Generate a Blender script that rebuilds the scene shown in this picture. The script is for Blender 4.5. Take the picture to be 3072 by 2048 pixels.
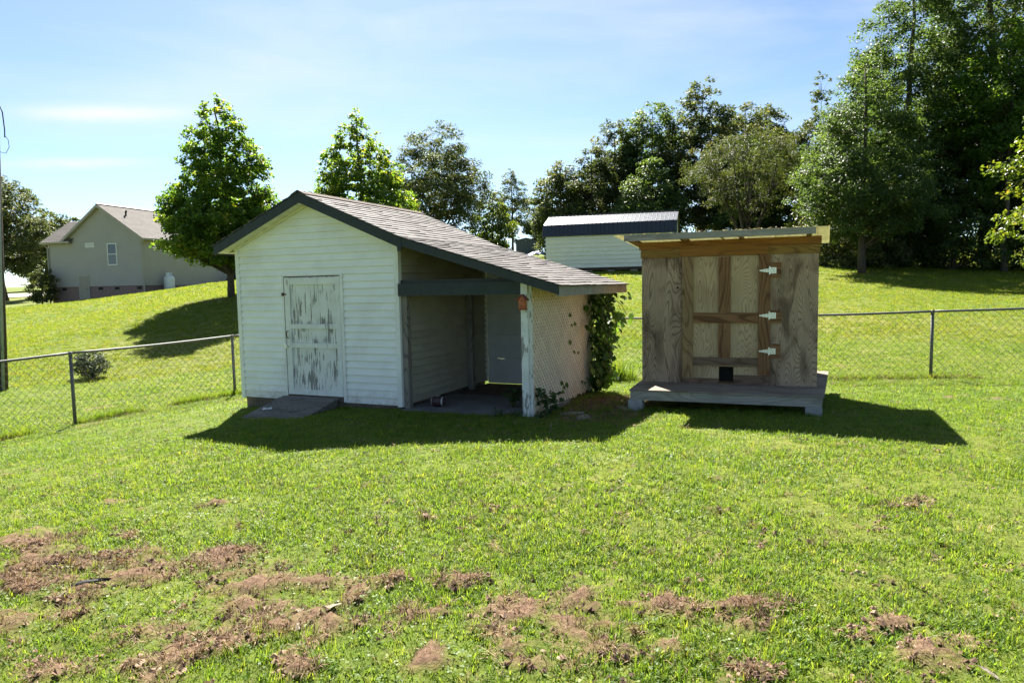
import bpy, math, random
import numpy as np
from mathutils import Matrix, Vector

for o in list(bpy.data.objects):
    bpy.data.objects.remove(o)
scene = bpy.context.scene
col = scene.collection
R = math.radians
rng = np.random.default_rng(7)
random.seed(7)

# ------------------------------------------------------------------ camera
PITCH, ROLL, CAM_Z, FPX = .0803, .0191, 1.881, 2048.0     # FPX: focal length in photo pixels (24 mm)
_F = np.array([0, math.cos(PITCH), -math.sin(PITCH)])
_U0 = np.array([0, math.sin(PITCH), math.cos(PITCH)])
_R0 = np.array([1., 0, 0])
_R = _R0 * math.cos(ROLL) - _U0 * math.sin(ROLL)
_U = _U0 * math.cos(ROLL) + _R0 * math.sin(ROLL)
CAM = np.array([0, 0, CAM_Z])
cd = bpy.data.cameras.new('camera')
cd.lens, cd.sensor_width, cd.clip_end, cd.clip_start = 24, 36, 3000, .05
cam = bpy.data.objects.new('camera', cd)
col.objects.link(cam)
m = Matrix.Identity(4)
for i in range(3):
    m[i][0], m[i][1], m[i][2], m[i][3] = _R[i], _U[i], -_F[i], CAM[i]
cam.matrix_world = m
scene.camera = cam

# ------------------------------------------------------------------ sky, sun, exposure
SUN_EL, SUN_AZ = R(47.5), R(-12)          # azimuth from +Y towards +X
w = bpy.data.worlds.new('World'); scene.world = w; w.use_nodes = True
nt = w.node_tree; nt.nodes.clear()
N = nt.nodes.new; L = nt.links.new
out = N('ShaderNodeOutputWorld'); bg = N('ShaderNodeBackground'); bg.inputs['Strength'].default_value = .05
sky = N('ShaderNodeTexSky'); sky.sky_type = 'NISHITA'; sky.sun_disc = False
sky.sun_elevation = SUN_EL; sky.sun_rotation = SUN_AZ
sky.altitude = 200; sky.air_density = .6; sky.dust_density = .45; sky.ozone_density = 1.0
tc = N('ShaderNodeTexCoord'); mp = N('ShaderNodeMapping'); mp.inputs['Scale'].default_value = (1.5, 1.5, 7.5)
mp.inputs['Rotation'].default_value = (R(6), R(-9), R(20))
nz = N('ShaderNodeTexNoise'); nz.inputs['Scale'].default_value = 1.6; nz.inputs['Detail'].default_value = 7; nz.inputs['Roughness'].default_value = .55
nz.inputs['Distortion'].default_value = .5
rp = N('ShaderNodeValToRGB'); rp.color_ramp.elements[0].position = .46; rp.color_ramp.elements[1].position = .80
rp.color_ramp.elements[1].color = (.42, .42, .42, 1)
mx = N('ShaderNodeMix'); mx.data_type = 'RGBA'; mx.inputs['B'].default_value = (4.9, 5.05, 5.15, 1)
L(tc.outputs['Generated'], mp.inputs['Vector']); L(mp.outputs[0], nz.inputs['Vector']); L(nz.outputs[0], rp.inputs[0])
tn = N('ShaderNodeMix'); tn.data_type = 'RGBA'; tn.blend_type = 'MULTIPLY'; tn.inputs['Factor'].default_value = 1; tn.inputs['B'].default_value = (.92, 1.0, .97, 1); L(sky.outputs[0], tn.inputs['A'])
L(rp.outputs[0], mx.inputs['Factor']); L(tn.outputs['Result'], mx.inputs['A'])
# two thin cirrus streaks, placed by direction
prev = mx.outputs['Result']
for px_, py_, la, lb, tilt, amt in ((345, 338, .085, .0085, .10, .85), (245, 488, .07, .006, .10, .6), (700, 250, .16, .03, .2, .3)):
    d0 = _F + _R * (px_ - 1536) / FPX + _U * (1024 - py_) / FPX; d0 /= np.linalg.norm(d0)
    ex = np.cross(d0, (0, 0, 1)); ex /= np.linalg.norm(ex); ey = np.cross(ex, d0); ax = ex * math.cos(tilt) + ey * math.sin(tilt); ay = ey * math.cos(tilt) - ex * math.sin(tilt)
    sq = []
    n5 = N('ShaderNodeTexNoise'); n5.inputs['Scale'].default_value = 9; n5.inputs['Detail'].default_value = 6; L(tc.outputs['Generated'], n5.inputs['Vector'])
    for axv, ln_ in ((ax, la), (ay, lb)):
        dt = N('ShaderNodeVectorMath'); dt.operation = 'DOT_PRODUCT'; dt.inputs[1].default_value = tuple(axv); L(tc.outputs['Generated'], dt.inputs[0])
        jt = N('ShaderNodeMath'); jt.operation = 'MULTIPLY_ADD'; jt.inputs[1].default_value = 2.2; jt.inputs[2].default_value = -1.1; L(n5.outputs[0], jt.inputs[0])
        ml = N('ShaderNodeMath'); ml.operation = 'MULTIPLY_ADD'; ml.inputs[1].default_value = 1 / ln_; L(dt.outputs['Value'], ml.inputs[0]); L(jt.outputs[0], ml.inputs[2])
        q2 = N('ShaderNodeMath'); q2.operation = 'MULTIPLY'; L(ml.outputs[0], q2.inputs[0]); L(ml.outputs[0], q2.inputs[1]); sq.append(q2)
    sm_ = N('ShaderNodeMath'); L(sq[0].outputs[0], sm_.inputs[0]); L(sq[1].outputs[0], sm_.inputs[1])
    ng_ = N('ShaderNodeMath'); ng_.operation = 'MULTIPLY'; ng_.inputs[1].default_value = -1; L(sm_.outputs[0], ng_.inputs[0])
    ex_ = N('ShaderNodeMath'); ex_.operation = 'EXPONENT'; L(ng_.outputs[0], ex_.inputs[0])
    fc = N('ShaderNodeMath'); fc.operation = 'MULTIPLY'; fc.inputs[1].default_value = amt; L(ex_.outputs[0], fc.inputs[0])
    fr = N('ShaderNodeVectorMath'); fr.operation = 'DOT_PRODUCT'; fr.inputs[1].default_value = tuple(d0); L(tc.outputs['Generated'], fr.inputs[0])
    st_ = N('ShaderNodeMath'); st_.operation = 'GREATER_THAN'; st_.inputs[1].default_value = 0; L(fr.outputs['Value'], st_.inputs[0])
    f2 = N('ShaderNodeMath'); f2.operation = 'MULTIPLY'; L(fc.outputs[0], f2.inputs[0]); L(st_.outputs[0], f2.inputs[1])
    m3 = N('ShaderNodeMix'); m3.data_type = 'RGBA'; m3.inputs['B'].default_value = (5.0, 5.15, 5.25, 1); L(f2.outputs[0], m3.inputs['Factor']); L(prev, m3.inputs['A']); prev = m3.outputs['Result']
L(prev, bg.inputs['Color'])
L(bg.outputs[0], out.inputs[0])
sl = bpy.data.lights.new('sun', 'SUN'); sl.energy = 5.0; sl.angle = R(.53); sl.color = (1, .945, .86)
so = bpy.data.objects.new('sun', sl); col.objects.link(so)
sdir = Vector((math.sin(SUN_AZ) * math.cos(SUN_EL), math.cos(SUN_AZ) * math.cos(SUN_EL), math.sin(SUN_EL)))
so.rotation_euler = sdir.to_track_quat('Z', 'Y').to_euler(); so.location = (-30, 60, 80)
vs = scene.view_settings
vs.view_transform = 'Standard'; vs.look = 'None'; vs.gamma = 1; vs.use_curve_mapping = False
vs.exposure = 2.05
scene.cycles.max_bounces = 8; scene.cycles.diffuse_bounces = 4; scene.cycles.transmission_bounces = 4
scene.cycles.transparent_max_bounces = 8; scene.cycles.caustics_reflective = False; scene.cycles.caustics_refractive = False

# ------------------------------------------------------------------ helpers
def tag(o, label=None, cat=None, group=None, kind=None):
    if label: o['label'] = label
    if cat: o['category'] = cat
    if group: o['group'] = group
    if kind: o['kind'] = kind
    return o
def empty(name, loc, rz=0, label=None, cat=None, group=None):
    o = bpy.data.objects.new(name, None); col.objects.link(o)
    o.location = loc; o.rotation_euler = (0, 0, rz); o.empty_display_size = .1
    return tag(o, label, cat, group)
def link(name, me, mat=None, parent=None):
    o = bpy.data.objects.new(name, me); col.objects.link(o)
    if mat and not me.materials: me.materials.append(mat)
    if parent: o.parent = parent
    return o
def mesh(name, v, f, mat=None, parent=None, smooth=False):
    me = bpy.data.meshes.new(name); me.from_pydata([tuple(map(float, p)) for p in v], [], f); me.update()
    if smooth: me.polygons.foreach_set('use_smooth', [True] * len(me.polygons))
    return link(name, me, mat, parent)
BF = [(0, 3, 2, 1), (4, 5, 6, 7), (0, 1, 5, 4), (1, 2, 6, 5), (2, 3, 7, 6), (3, 0, 4, 7)]
def box(name, x0, x1, y0, y1, z0, z1, mat, parent=None):
    v = [(x0, y0, z0), (x1, y0, z0), (x1, y1, z0), (x0, y1, z0), (x0, y0, z1), (x1, y0, z1), (x1, y1, z1), (x0, y1, z1)]
    return mesh(name, v, BF, mat, parent)
def prism(name, pts, vec, mat, parent=None):
    n = len(pts); v = [tuple(p) for p in pts] + [tuple(np.add(p, vec)) for p in pts]
    f = [tuple(range(n - 1, -1, -1)), tuple(range(n, 2 * n))] + [(i, (i + 1) % n, n + (i + 1) % n, n + i) for i in range(n)]
    o = mesh(name, v, f, mat, parent)
    import bmesh
    b = bmesh.new(); b.from_mesh(o.data); bmesh.ops.recalc_face_normals(b, faces=b.faces); b.to_mesh(o.data); b.free()
    return o
def plank(name, A, B, C, D, outv, tb, tt, mat, parent, back=0.0):
    """lap board: A,B bottom left/right, C,D top right/left on the wall plane; tb/tt how proud the bottom/top edge stands"""
    o = np.array(outv, float)
    A, B, C, D = (np.array(p, float) for p in (A, B, C, D))
    v = [A - o * back, B - o * back, C - o * back, D - o * back, A + o * tb, B + o * tb, C + o * tt, D + o * tt]
    return mesh(name, v, BF, mat, parent)
class MB:
    """collects geometry of one part"""
    def __init__(s): s.v = []; s.f = []; s.n = 0
    def add(s, v, f):
        s.v += [tuple(map(float, p)) for p in v]; s.f += [tuple(i + s.n for i in q) for q in f]; s.n += len(v)
    def box(s, x0, x1, y0, y1, z0, z1):
        s.add([(x0, y0, z0), (x1, y0, z0), (x1, y1, z0), (x0, y1, z0), (x0, y0, z1), (x1, y0, z1), (x1, y1, z1), (x0, y1, z1)], BF)
    def tube(s, pts, rad, k=6, cap=True):
        pts = [np.array(p, float) for p in pts]; n = len(pts)
        if not hasattr(rad, '__len__'): rad = [rad] * n
        vs_ = []; ref = None
        for i, p in enumerate(pts):
            t = pts[min(i + 1, n - 1)] - pts[max(i - 1, 0)]; t = t / (np.linalg.norm(t) + 1e-9)
            if ref is None: ref = np.array([1., 0, 0]) if abs(t[0]) < .8 else np.array([0, 1., 0])
            a = np.cross(t, ref); a /= np.linalg.norm(a); b = np.cross(t, a); ref = np.cross(a, t) * 1.0
            for j in range(k):
                q = 2 * math.pi * j / k; vs_.append(p + (a * math.cos(q) + b * math.sin(q)) * rad[i])
        f = [(i * k + j, i * k + (j + 1) % k, (i + 1) * k + (j + 1) % k, (i + 1) * k + j) for i in range(n - 1) for j in range(k)]
        if cap: f += [tuple(range(k - 1, -1, -1)), tuple((n - 1) * k + j for j in range(k))]
        s.add(vs_, f)
    def build(s, name, mat, parent=None, smooth=False, kind=None):
        o = mesh(name, s.v, s.f, mat, parent, smooth)
        if kind: o['kind'] = kind
        return o
def lathe(name, prof, mat, parent=None, k=20, loc=(0, 0, 0)):
    v = []; f = []
    for r_, z_ in prof:
        for j in range(k):
            q = 2 * math.pi * j / k; v.append((loc[0] + r_ * math.cos(q), loc[1] + r_ * math.sin(q), loc[2] + z_))
    n = len(prof)
    for i in range(n - 1):
        for j in range(k): f.append((i * k + j, i * k + (j + 1) % k, (i + 1) * k + (j + 1) % k, (i + 1) * k + j))
    f += [tuple(range(k - 1, -1, -1)), tuple((n - 1) * k + j for j in range(k))]
    return mesh(name, v, f, mat, parent, True)
def bigmesh(name, v, tri, mat, parent=None, tint=None, kind=None):
    """vectorised triangle mesh with an optional per-vertex tint"""
    me = bpy.data.meshes.new(name)
    me.vertices.add(len(v)); me.vertices.foreach_set('co', np.ascontiguousarray(v, dtype=np.float32).ravel())
    k = tri.shape[1]
    me.loops.add(tri.size); me.loops.foreach_set('vertex_index', np.ascontiguousarray(tri, dtype=np.int32).ravel())
    me.polygons.add(len(tri)); me.polygons.foreach_set('loop_start', np.arange(0, tri.size, k, dtype=np.int32))
    me.update(calc_edges=True)
    if tint is not None:
        a = me.attributes.new('tint', 'FLOAT', 'POINT'); a.data.foreach_set('value', np.ascontiguousarray(tint, dtype=np.float32))
    o = link(name, me, mat, parent)
    if kind: o['kind'] = kind
    return o

# ------------------------------------------------------------------ materials
def newmat(name):
    mt = bpy.data.materials.new(name); mt.use_nodes = True
    t = mt.node_tree; t.nodes.clear()
    return mt, t, t.nodes.new, t.links.new
def ramp(N, cols):
    r = N('ShaderNodeValToRGB'); e = r.color_ramp.elements
    while len(e) < len(cols): e.new(.5)
    for i, (p, c) in enumerate(cols): e[i].position = p; e[i].color = (*c, 1)
    return r
def pm(name, c1, c2=None, rough=.7, scale=6, stretch=(1, 1, 1), bump=0, bscale=40, spec=.3, metal=0, rnd=.08, detail=6, lo=.3, hi=.7, third=None):
    mt, t, N, L = newmat(name)
    o = N('ShaderNodeOutputMaterial'); p = N('ShaderNodeBsdfPrincipled'); L(p.outputs[0], o.inputs[0])
    p.inputs['Roughness'].default_value = rough; p.inputs['Metallic'].default_value = metal; p.inputs['Specular IOR Level'].default_value = spec
    tcn = N('ShaderNodeTexCoord'); mpn = N('ShaderNodeMapping'); mpn.inputs['Scale'].default_value = stretch
    oi = N('ShaderNodeObjectInfo'); mul = N('ShaderNodeMath'); mul.operation = 'MULTIPLY'; mul.inputs[1].default_value = 37
    L(oi.outputs['Random'], mul.inputs[0]); L(mul.outputs[0], mpn.inputs['Location'])
    L(tcn.outputs['Object'], mpn.inputs['Vector'])
    n = N('ShaderNodeTexNoise'); n.inputs['Scale'].default_value = scale; n.inputs['Detail'].default_value = detail
    L(mpn.outputs[0], n.inputs['Vector'])
    cols = [(lo, c1), (hi, c2 or tuple(.82 * x for x in c1))]
    if third: cols = [(lo, c1), ((lo + hi) / 2, c2), (hi, third)]
    r = ramp(N, cols); L(n.outputs[0], r.inputs[0])
    hv = N('ShaderNodeHueSaturation'); mr = N('ShaderNodeMapRange'); mr.inputs['To Min'].default_value = 1 - rnd; mr.inputs['To Max'].default_value = 1 + rnd
    L(oi.outputs['Random'], mr.inputs[0]); L(mr.outputs[0], hv.inputs['Value']); L(r.outputs[0], hv.inputs['Color']); L(hv.outputs[0], p.inputs['Base Color'])
    if bump:
        b = N('ShaderNodeBump'); b.inputs['Strength'].default_value = bump; b.inputs['Distance'].default_value = .02
        n2 = N('ShaderNodeTexNoise'); n2.inputs['Scale'].default_value = bscale; n2.inputs['Detail'].default_value = 4
        L(mpn.outputs[0], n2.inputs['Vector']); L(n2.outputs[0], b.inputs['Height']); L(b.outputs[0], p.inputs['Normal'])
    return mt
def grain(name, light, dark, stain, vertical=True, freq=34, rough=.8, st=.9, low=1.1):
    """flat-sawn veneer: contour lines of a stretched noise give cathedral grain"""
    mt, t, N, L = newmat(name)
    o = N('ShaderNodeOutputMaterial'); p = N('ShaderNodeBsdfPrincipled'); L(p.outputs[0], o.inputs[0])
    p.inputs['Roughness'].default_value = rough; p.inputs['Specular IOR Level'].default_value = .2
    tcn = N('ShaderNodeTexCoord'); oi = N('ShaderNodeObjectInfo'); mul = N('ShaderNodeMath'); mul.operation = 'MULTIPLY'; mul.inputs[1].default_value = 91
    L(oi.outputs['Random'], mul.inputs[0])
    ad = N('ShaderNodeVectorMath'); ad.operation = 'ADD'; L(tcn.outputs['Object'], ad.inputs[0]); L(mul.outputs[0], ad.inputs[1])
    mpn = N('ShaderNodeMapping'); s = (3.4, 3.4, .55) if vertical else (.55, 3.4, 3.4); mpn.inputs['Scale'].default_value = s
    L(ad.outputs[0], mpn.inputs['Vector'])
    n = N('ShaderNodeTexNoise'); n.inputs['Scale'].default_value = low; n.inputs['Detail'].default_value = 1.2; n.inputs['Roughness'].default_value = .35; L(mpn.outputs[0], n.inputs['Vector'])
    m1 = N('ShaderNodeMath'); m1.operation = 'MULTIPLY'; m1.inputs[1].default_value = freq * 6.283; L(n.outputs[0], m1.inputs[0])
    m2 = N('ShaderNodeMath'); m2.operation = 'SINE'; L(m1.outputs[0], m2.inputs[0])
    r1 = ramp(N, [(.0, dark), (.32, light)])
    m3 = N('ShaderNodeMath'); m3.operation = 'MULTIPLY_ADD'; m3.inputs[1].default_value = .5; m3.inputs[2].default_value = .5; L(m2.outputs[0], m3.inputs[0]); L(m3.outputs[0], r1.inputs[0])
    mp2 = N('ShaderNodeMapping'); mp2.inputs['Scale'].default_value = (2.5, 2.5, 1.0) if vertical else (1., 2.5, 2.5); L(ad.outputs[0], mp2.inputs['Vector'])
    n2 = N('ShaderNodeTexNoise'); n2.inputs['Scale'].default_value = 1.7; n2.inputs['Detail'].default_value = 5; n2.inputs['Distortion'].default_value = .8; L(mp2.outputs[0], n2.inputs['Vector'])
    r2 = ramp(N, [(.45, (0, 0, 0)), (.68, (st, st, st))]); L(n2.outputs[0], r2.inputs[0])
    mix = N('ShaderNodeMix'); mix.data_type = 'RGBA'; L(r2.outputs[0], mix.inputs['Factor']); L(r1.outputs[0], mix.inputs['A'])
    mixm = N('ShaderNodeMix'); mixm.data_type = 'RGBA'; mixm.blend_type = 'MULTIPLY'; mixm.inputs['Factor'].default_value = 1; mixm.inputs['B'].default_value = (*stain, 1)
    L(r1.outputs[0], mixm.inputs['A']); L(mixm.outputs['Result'], mix.inputs['B'])
    # fine fibres
    mp3 = N('ShaderNodeMapping'); mp3.inputs['Scale'].default_value = (140, 140, 3) if vertical else (3, 140, 140); L(ad.outputs[0], mp3.inputs['Vector'])
    n3 = N('ShaderNodeTexNoise'); n3.inputs['Scale'].default_value = 1; n3.inputs['Detail'].default_value = 2; L(mp3.outputs[0], n3.inputs['Vector'])
    r3 = ramp(N, [(.3, (.78, .78, .78)), (.7, (1.08, 1.08, 1.08))]); L(n3.outputs[0], r3.inputs[0])
    mx2 = N('ShaderNodeMix'); mx2.data_type = 'RGBA'; mx2.blend_type = 'MULTIPLY'; mx2.inputs['Factor'].default_value = 1
    L(mix.outputs['Result'], mx2.inputs['A']); L(r3.outputs[0], mx2.inputs['B']); L(mx2.outputs['Result'], p.inputs['Base Color'])
    b = N('ShaderNodeBump'); b.inputs['Strength'].default_value = .25; b.inputs['Distance'].default_value = .004; L(m3.outputs[0], b.inputs['Height']); L(b.outputs[0], p.inputs['Normal'])
    return mt
def peeling(name, paint, wood, amount=.5, fx=38, fz=2.6):
    mt, t, N, L = newmat(name)
    o = N('ShaderNodeOutputMaterial'); p = N('ShaderNodeBsdfPrincipled'); L(p.outputs[0], o.inputs[0])
    p.inputs['Roughness'].default_value = .6; p.inputs['Specular IOR Level'].default_value = .3
    tcn = N('ShaderNodeTexCoord'); mpn = N('ShaderNodeMapping'); mpn.inputs['Scale'].default_value = (fx, fx, fz); L(tcn.outputs['Object'], mpn.inputs['Vector'])
    n = N('ShaderNodeTexNoise'); n.inputs['Scale'].default_value = 1; n.inputs['Detail'].default_value = 4; n.inputs['Distortion'].default_value = .6; L(mpn.outputs[0], n.inputs['Vector'])
    n2 = N('ShaderNodeTexNoise'); n2.inputs['Scale'].default_value = 3.4; n2.inputs['Detail'].default_value = 3; L(tcn.outputs['Object'], n2.inputs['Vector'])
    m1 = N('ShaderNodeMath'); m1.operation = 'MULTIPLY_ADD'; m1.inputs[1].default_value = .62; L(n2.outputs[0], m1.inputs[0]); L(n.outputs[0], m1.inputs[2])
    r = ramp(N, [(1.0 - amount * .4, (0, 0, 0)), (1.015 - amount * .4, (1, 1, 1))]); 
    m0 = N('ShaderNodeMath'); m0.operation = 'MULTIPLY'; m0.inputs[1].default_value = 1.0; L(m1.outputs[0], m0.inputs[0]); L(m0.outputs[0], r.inputs[0])
    mix = N('ShaderNodeMix'); mix.data_type = 'RGBA'; mix.inputs['A'].default_value = (*paint, 1); mix.inputs['B'].default_value = (*wood, 1)
    L(r.outputs[0], mix.inputs['Factor'])
    n4 = N('ShaderNodeTexNoise'); n4.inputs['Scale'].default_value = 5; n4.inputs['Detail'].default_value = 5; L(tcn.outputs['Object'], n4.inputs['Vector'])
    r4 = ramp(N, [(.3, (.86, .86, .84)), (.65, (1, 1, 1))]); L(n4.outputs[0], r4.inputs[0])
    mm = N('ShaderNodeMix'); mm.data_type = 'RGBA'; mm.blend_type = 'MULTIPLY'; mm.inputs['Factor'].default_value = 1; L(mix.outputs['Result'], mm.inputs['A']); L(r4.outputs[0], mm.inputs['B'])
    L(mm.outputs['Result'], p.inputs['Base Color'])
    b = N('ShaderNodeBump'); b.inputs['Strength'].default_value = .4; b.inputs['Distance'].default_value = .003; b.invert = True; L(r.outputs[0], b.inputs['Height']); L(b.outputs[0], p.inputs['Normal'])
    return mt
def foliage(name, cols, trans=.35, rough=.42, spec=.45, attr=True, tcol=1.5):
    mt, t, N, L = newmat(name)
    o = N('ShaderNodeOutputMaterial'); p = N('ShaderNodeBsdfPrincipled'); tr = N('ShaderNodeBsdfTranslucent'); ms = N('ShaderNodeMixShader')
    ms.inputs[0].default_value = trans; L(p.outputs[0], ms.inputs[1]); L(tr.outputs[0], ms.inputs[2]); L(ms.outputs[0], o.inputs[0])
    p.inputs['Roughness'].default_value = rough; p.inputs['Specular IOR Level'].default_value = spec
    if attr:
        a = N('ShaderNodeAttribute'); a.attribute_name = 'tint'; src = a.outputs['Fac']
    else:
        a = N('ShaderNodeObjectInfo'); src = a.outputs['Random']
    r = ramp(N, cols); L(src, r.inputs[0]); L(r.outputs[0], p.inputs['Base Color'])
    mm = N('ShaderNodeMix'); mm.data_type = 'RGBA'; mm.blend_type = 'MULTIPLY'; mm.inputs['Factor'].default_value = 1; mm.inputs['B'].default_value = (1.25 * tcol, 1.15 * tcol, .55 * tcol, 1)
    L(r.outputs[0], mm.inputs['A']); L(mm.outputs['Result'], tr.inputs['Color'])
    return mt

M = {}
M['vinyl'] = pm('white vinyl siding', (.80, .81, .79), (.73, .74, .71), rough=.5, scale=2.2, rnd=.025, lo=.35, hi=.75)
def splash(mt, z0=.17, z1=.62):
    t = mt.node_tree; N = t.nodes.new; L = t.links.new
    p = next(n for n in t.nodes if n.type == 'BSDF_PRINCIPLED'); src = p.inputs['Base Color'].links[0].from_socket
    tcn = N('ShaderNodeTexCoord'); sp = N('ShaderNodeSeparateXYZ'); L(tcn.outputs['Object'], sp.inputs[0])
    mr = N('ShaderNodeMapRange'); mr.inputs['From Min'].default_value = z0; mr.inputs['From Max'].default_value = z1; mr.inputs['To Min'].default_value = 1; mr.inputs['To Max'].default_value = 0; L(sp.outputs[2], mr.inputs[0])
    n = N('ShaderNodeTexNoise'); n.inputs['Scale'].default_value = 7; n.inputs['Detail'].default_value = 7; n.inputs['Roughness'].default_value = .65; L(tcn.outputs['Object'], n.inputs['Vector'])
    mu = N('ShaderNodeMath'); mu.operation = 'MULTIPLY'; L(mr.outputs[0], mu.inputs[0]); L(n.outputs[0], mu.inputs[1])
    r = ramp(N, [(.25, (0, 0, 0)), (.7, (.75, .75, .75))]); L(mu.outputs[0], r.inputs[0])
    n2 = N('ShaderNodeTexNoise'); n2.inputs['Scale'].default_value = 1.3; n2.inputs['Detail'].default_value = 8; n2.inputs['Roughness'].default_value = .6; L(tcn.outputs['Object'], n2.inputs['Vector'])
    r2 = ramp(N, [(.5, (0, 0, 0)), (.78, (.3, .3, .3))]); L(n2.outputs[0], r2.inputs[0])
    ad = N('ShaderNodeMath'); ad.operation = 'MAXIMUM'; L(r.outputs[0], ad.inputs[0]); L(r2.outputs[0], ad.inputs[1])
    mx = N('ShaderNodeMix'); mx.data_type = 'RGBA'; mx.inputs['B'].default_value = (.34, .28, .2, 1); L(ad.outputs[0], mx.inputs['Factor']); L(src, mx.inputs['A']); L(mx.outputs['Result'], p.inputs['Base Color'])
splash(M['vinyl'])
M['vinyl_tan'] = pm('tan lean-to siding', (.40, .38, .30), (.33, .3, .23), rough=.6, scale=2.5, rnd=.04)  # darker and more tan than the vinyl of the other walls
M['vinyl_trim'] = pm('white vinyl trim', (.76, .77, .75), (.64, .64, .6), rough=.5, scale=3, rnd=.02)
M['soffit'] = pm('cream soffit', (.72, .70, .60), (.62, .6, .5), rough=.6, scale=4, rnd=.04)
M['door_panel'] = peeling('peeling white door panel', (.70, .71, .69), (.24, .23, .22), .315)
M['door_frame'] = peeling('worn white door frame', (.72, .73, .71), (.4, .38, .36), .12)
M['post_paint'] = peeling('peeling white post', (.7, .71, .68), (.3, .28, .25), .24, 30, 6)
M['fascia'] = pm('dark green paint', (.018, .027, .029), (.028, .037, .039), rough=.55, scale=9, rnd=.05, bump=.1)
M['grey_wood'] = grain('weathered grey lumber', (.33, .31, .275), (.26, .24, .21), (.75, .75, .75), False, 16)
M['grey_wood_v'] = grain('weathered grey post', (.24, .22, .19), (.14, .12, .11), (.7, .68, .66), True, 22)
M['plywood'] = grain('weathered plywood', (.43, .315, .215), (.235, .165, .112), (.34, .30, .29), True, 32, low=1.35)
M['ply_pale'] = grain('pale door plywood', (.50, .375, .225), (.34, .24, .14), (.66, .60, .54), True, 30, st=.6, low=1.3)
M['ply_floor'] = grain('deck plywood', (.27, .23, .185), (.21, .175, .14), (.6, .56, .52), False, 18)
M['brown_v'] = grain('brown board upright', (.25, .135, .062), (.13, .07, .035), (.7, .62, .58), True, 16, st=.6)
M['brown_h'] = grain('brown board level', (.25, .13, .06), (.13, .065, .03), (.7, .62, .58), False, 16, st=.6)
M['orange_h'] = grain('orange board level', (.27, .125, .032), (.2, .09, .024), (.8, .7, .6), False, 14, st=.5)
M['yellow_h'] = grain('yellow pine board', (.25, .15, .045), (.16, .09, .028), (.75, .7, .6), False, 20, st=.5)
M['tan_v'] = grain('tan stud', (.29, .195, .10), (.19, .12, .06), (.75, .7, .65), True, 14, st=.5)
M['dull_h'] = grain('dull brown board', (.19, .125, .085), (.12, .075, .05), (.7, .66, .62), False, 16, st=.5)
M['block'] = pm('concrete block', (.36, .36, .34), (.26, .26, .25), rough=.95, scale=14, bump=.5, bscale=60)
M['slab'] = pm('concrete slab', (.2, .19, .18), (.12, .115, .11), rough=.9, scale=3, bump=.3, bscale=40)
M['founds'] = pm('stained foundation', (.19, .15, .12), (.09, .07, .06), rough=.95, scale=5, bump=.5)
M['dirt'] = pm('bare dirt', (.16, .105, .07), (.09, .06, .042), rough=1, scale=9, bump=.6, bscale=30)
M['stone'] = pm('flat stone', (.27, .23, .18), (.18, .15, .12), rough=.95, scale=6, bump=.4)
M['ramp'] = grain('weathered ramp plank', (.2, .178, .155), (.12, .107, .095), (.6, .6, .6), False, 26)
M['galv'] = pm('galvanised steel', (.13, .133, .13), (.095, .098, .098), rough=.6, scale=20, metal=.4, spec=.4)
M['wire'] = pm('galvanised wire', (.06, .06, .055), (.045, .045, .045), rough=.5, metal=.5)
M['zinc'] = pm('zinc hinge', (.82, .82, .76), (.7, .7, .62), rough=.35, scale=25, metal=.3, spec=.6)
M['black'] = pm('black', (.012, .012, .013), rough=.6)
M['rust'] = pm('rusty metal', (.06, .04, .03), (.12, .06, .03), rough=.8, scale=60)
M['lattice'] = pm('dusty beige lattice', (.80, .66, .52), (.66, .53, .41), rough=.75, scale=3.5, rnd=.06)
M['panel_grey'] = pm('grey wall panel', (.55, .55, .53), (.46, .46, .44), rough=.6, scale=3, rnd=.06)
M['red_paint'] = pm('terracotta paint', (.42, .13, .055), (.34, .095, .04), rough=.6, scale=18, rnd=.05)
M['red_roof'] = pm('terracotta roof paint', (.26, .07, .045), (.2, .055, .035), rough=.6, scale=18, rnd=.05)
M['ball'] = pm('dark leather', (.05, .022, .024), (.035, .016, .018), rough=.45, scale=200, bump=.2, bscale=300, spec=.5)
M['white'] = pm('white', (.75, .75, .73), (.66, .66, .64), rough=.6, scale=8)
M['house_siding'] = pm('taupe vinyl siding', (.42, .385, .34), (.385, .355, .315), rough=.55, scale=1.2, rnd=0)
M['house_trim'] = pm('taupe trim', (.40, .36, .31), (.36, .32, .27), rough=.5, scale=2)
M['house_door'] = pm('tan crawl door', (.33, .29, .24), (.29, .25, .21), rough=.5, scale=2)
M['glass'] = pm('window glass', (.03, .04, .045), (.05, .06, .065), rough=.06, scale=.8, spec=.8)
M['tank'] = pm('white tank enamel', (.78, .8, .8), (.72, .74, .74), rough=.35, scale=3, spec=.5)
M['metal_roof'] = pm('charcoal metal roof', (.035, .042, .055), (.045, .052, .065), rough=.34, scale=2, metal=.35, spec=.6, rnd=.05)
M['cream_siding'] = pm('cream lap siding', (.74, .74, .66), (.68, .68, .6), rough=.55, scale=1.5, rnd=.02)
M['dark_trim'] = pm('dark trim', (.03, .035, .03), rough=.5)
M['skid'] = pm('treated skid', (.1, .075, .06), (.07, .055, .045), rough=.9, scale=4)
M['slate_shed'] = pm('slate blue shed', (.075, .095, .125), (.06, .08, .105), rough=.5, scale=1.5)
M['tarp_b'] = pm('blue tarp', (.03, .12, .5), (.04, .17, .6), rough=.4, scale=3, spec=.5)
M['tarp_w'] = pm('pale tarp', (.6, .65, .75), (.5, .55, .66), rough=.5, scale=3)
M['bark'] = pm('bark', (.10, .082, .065), (.055, .045, .036), rough=.95, scale=5, stretch=(4, 4, .8), bump=.8, bscale=22)
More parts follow.
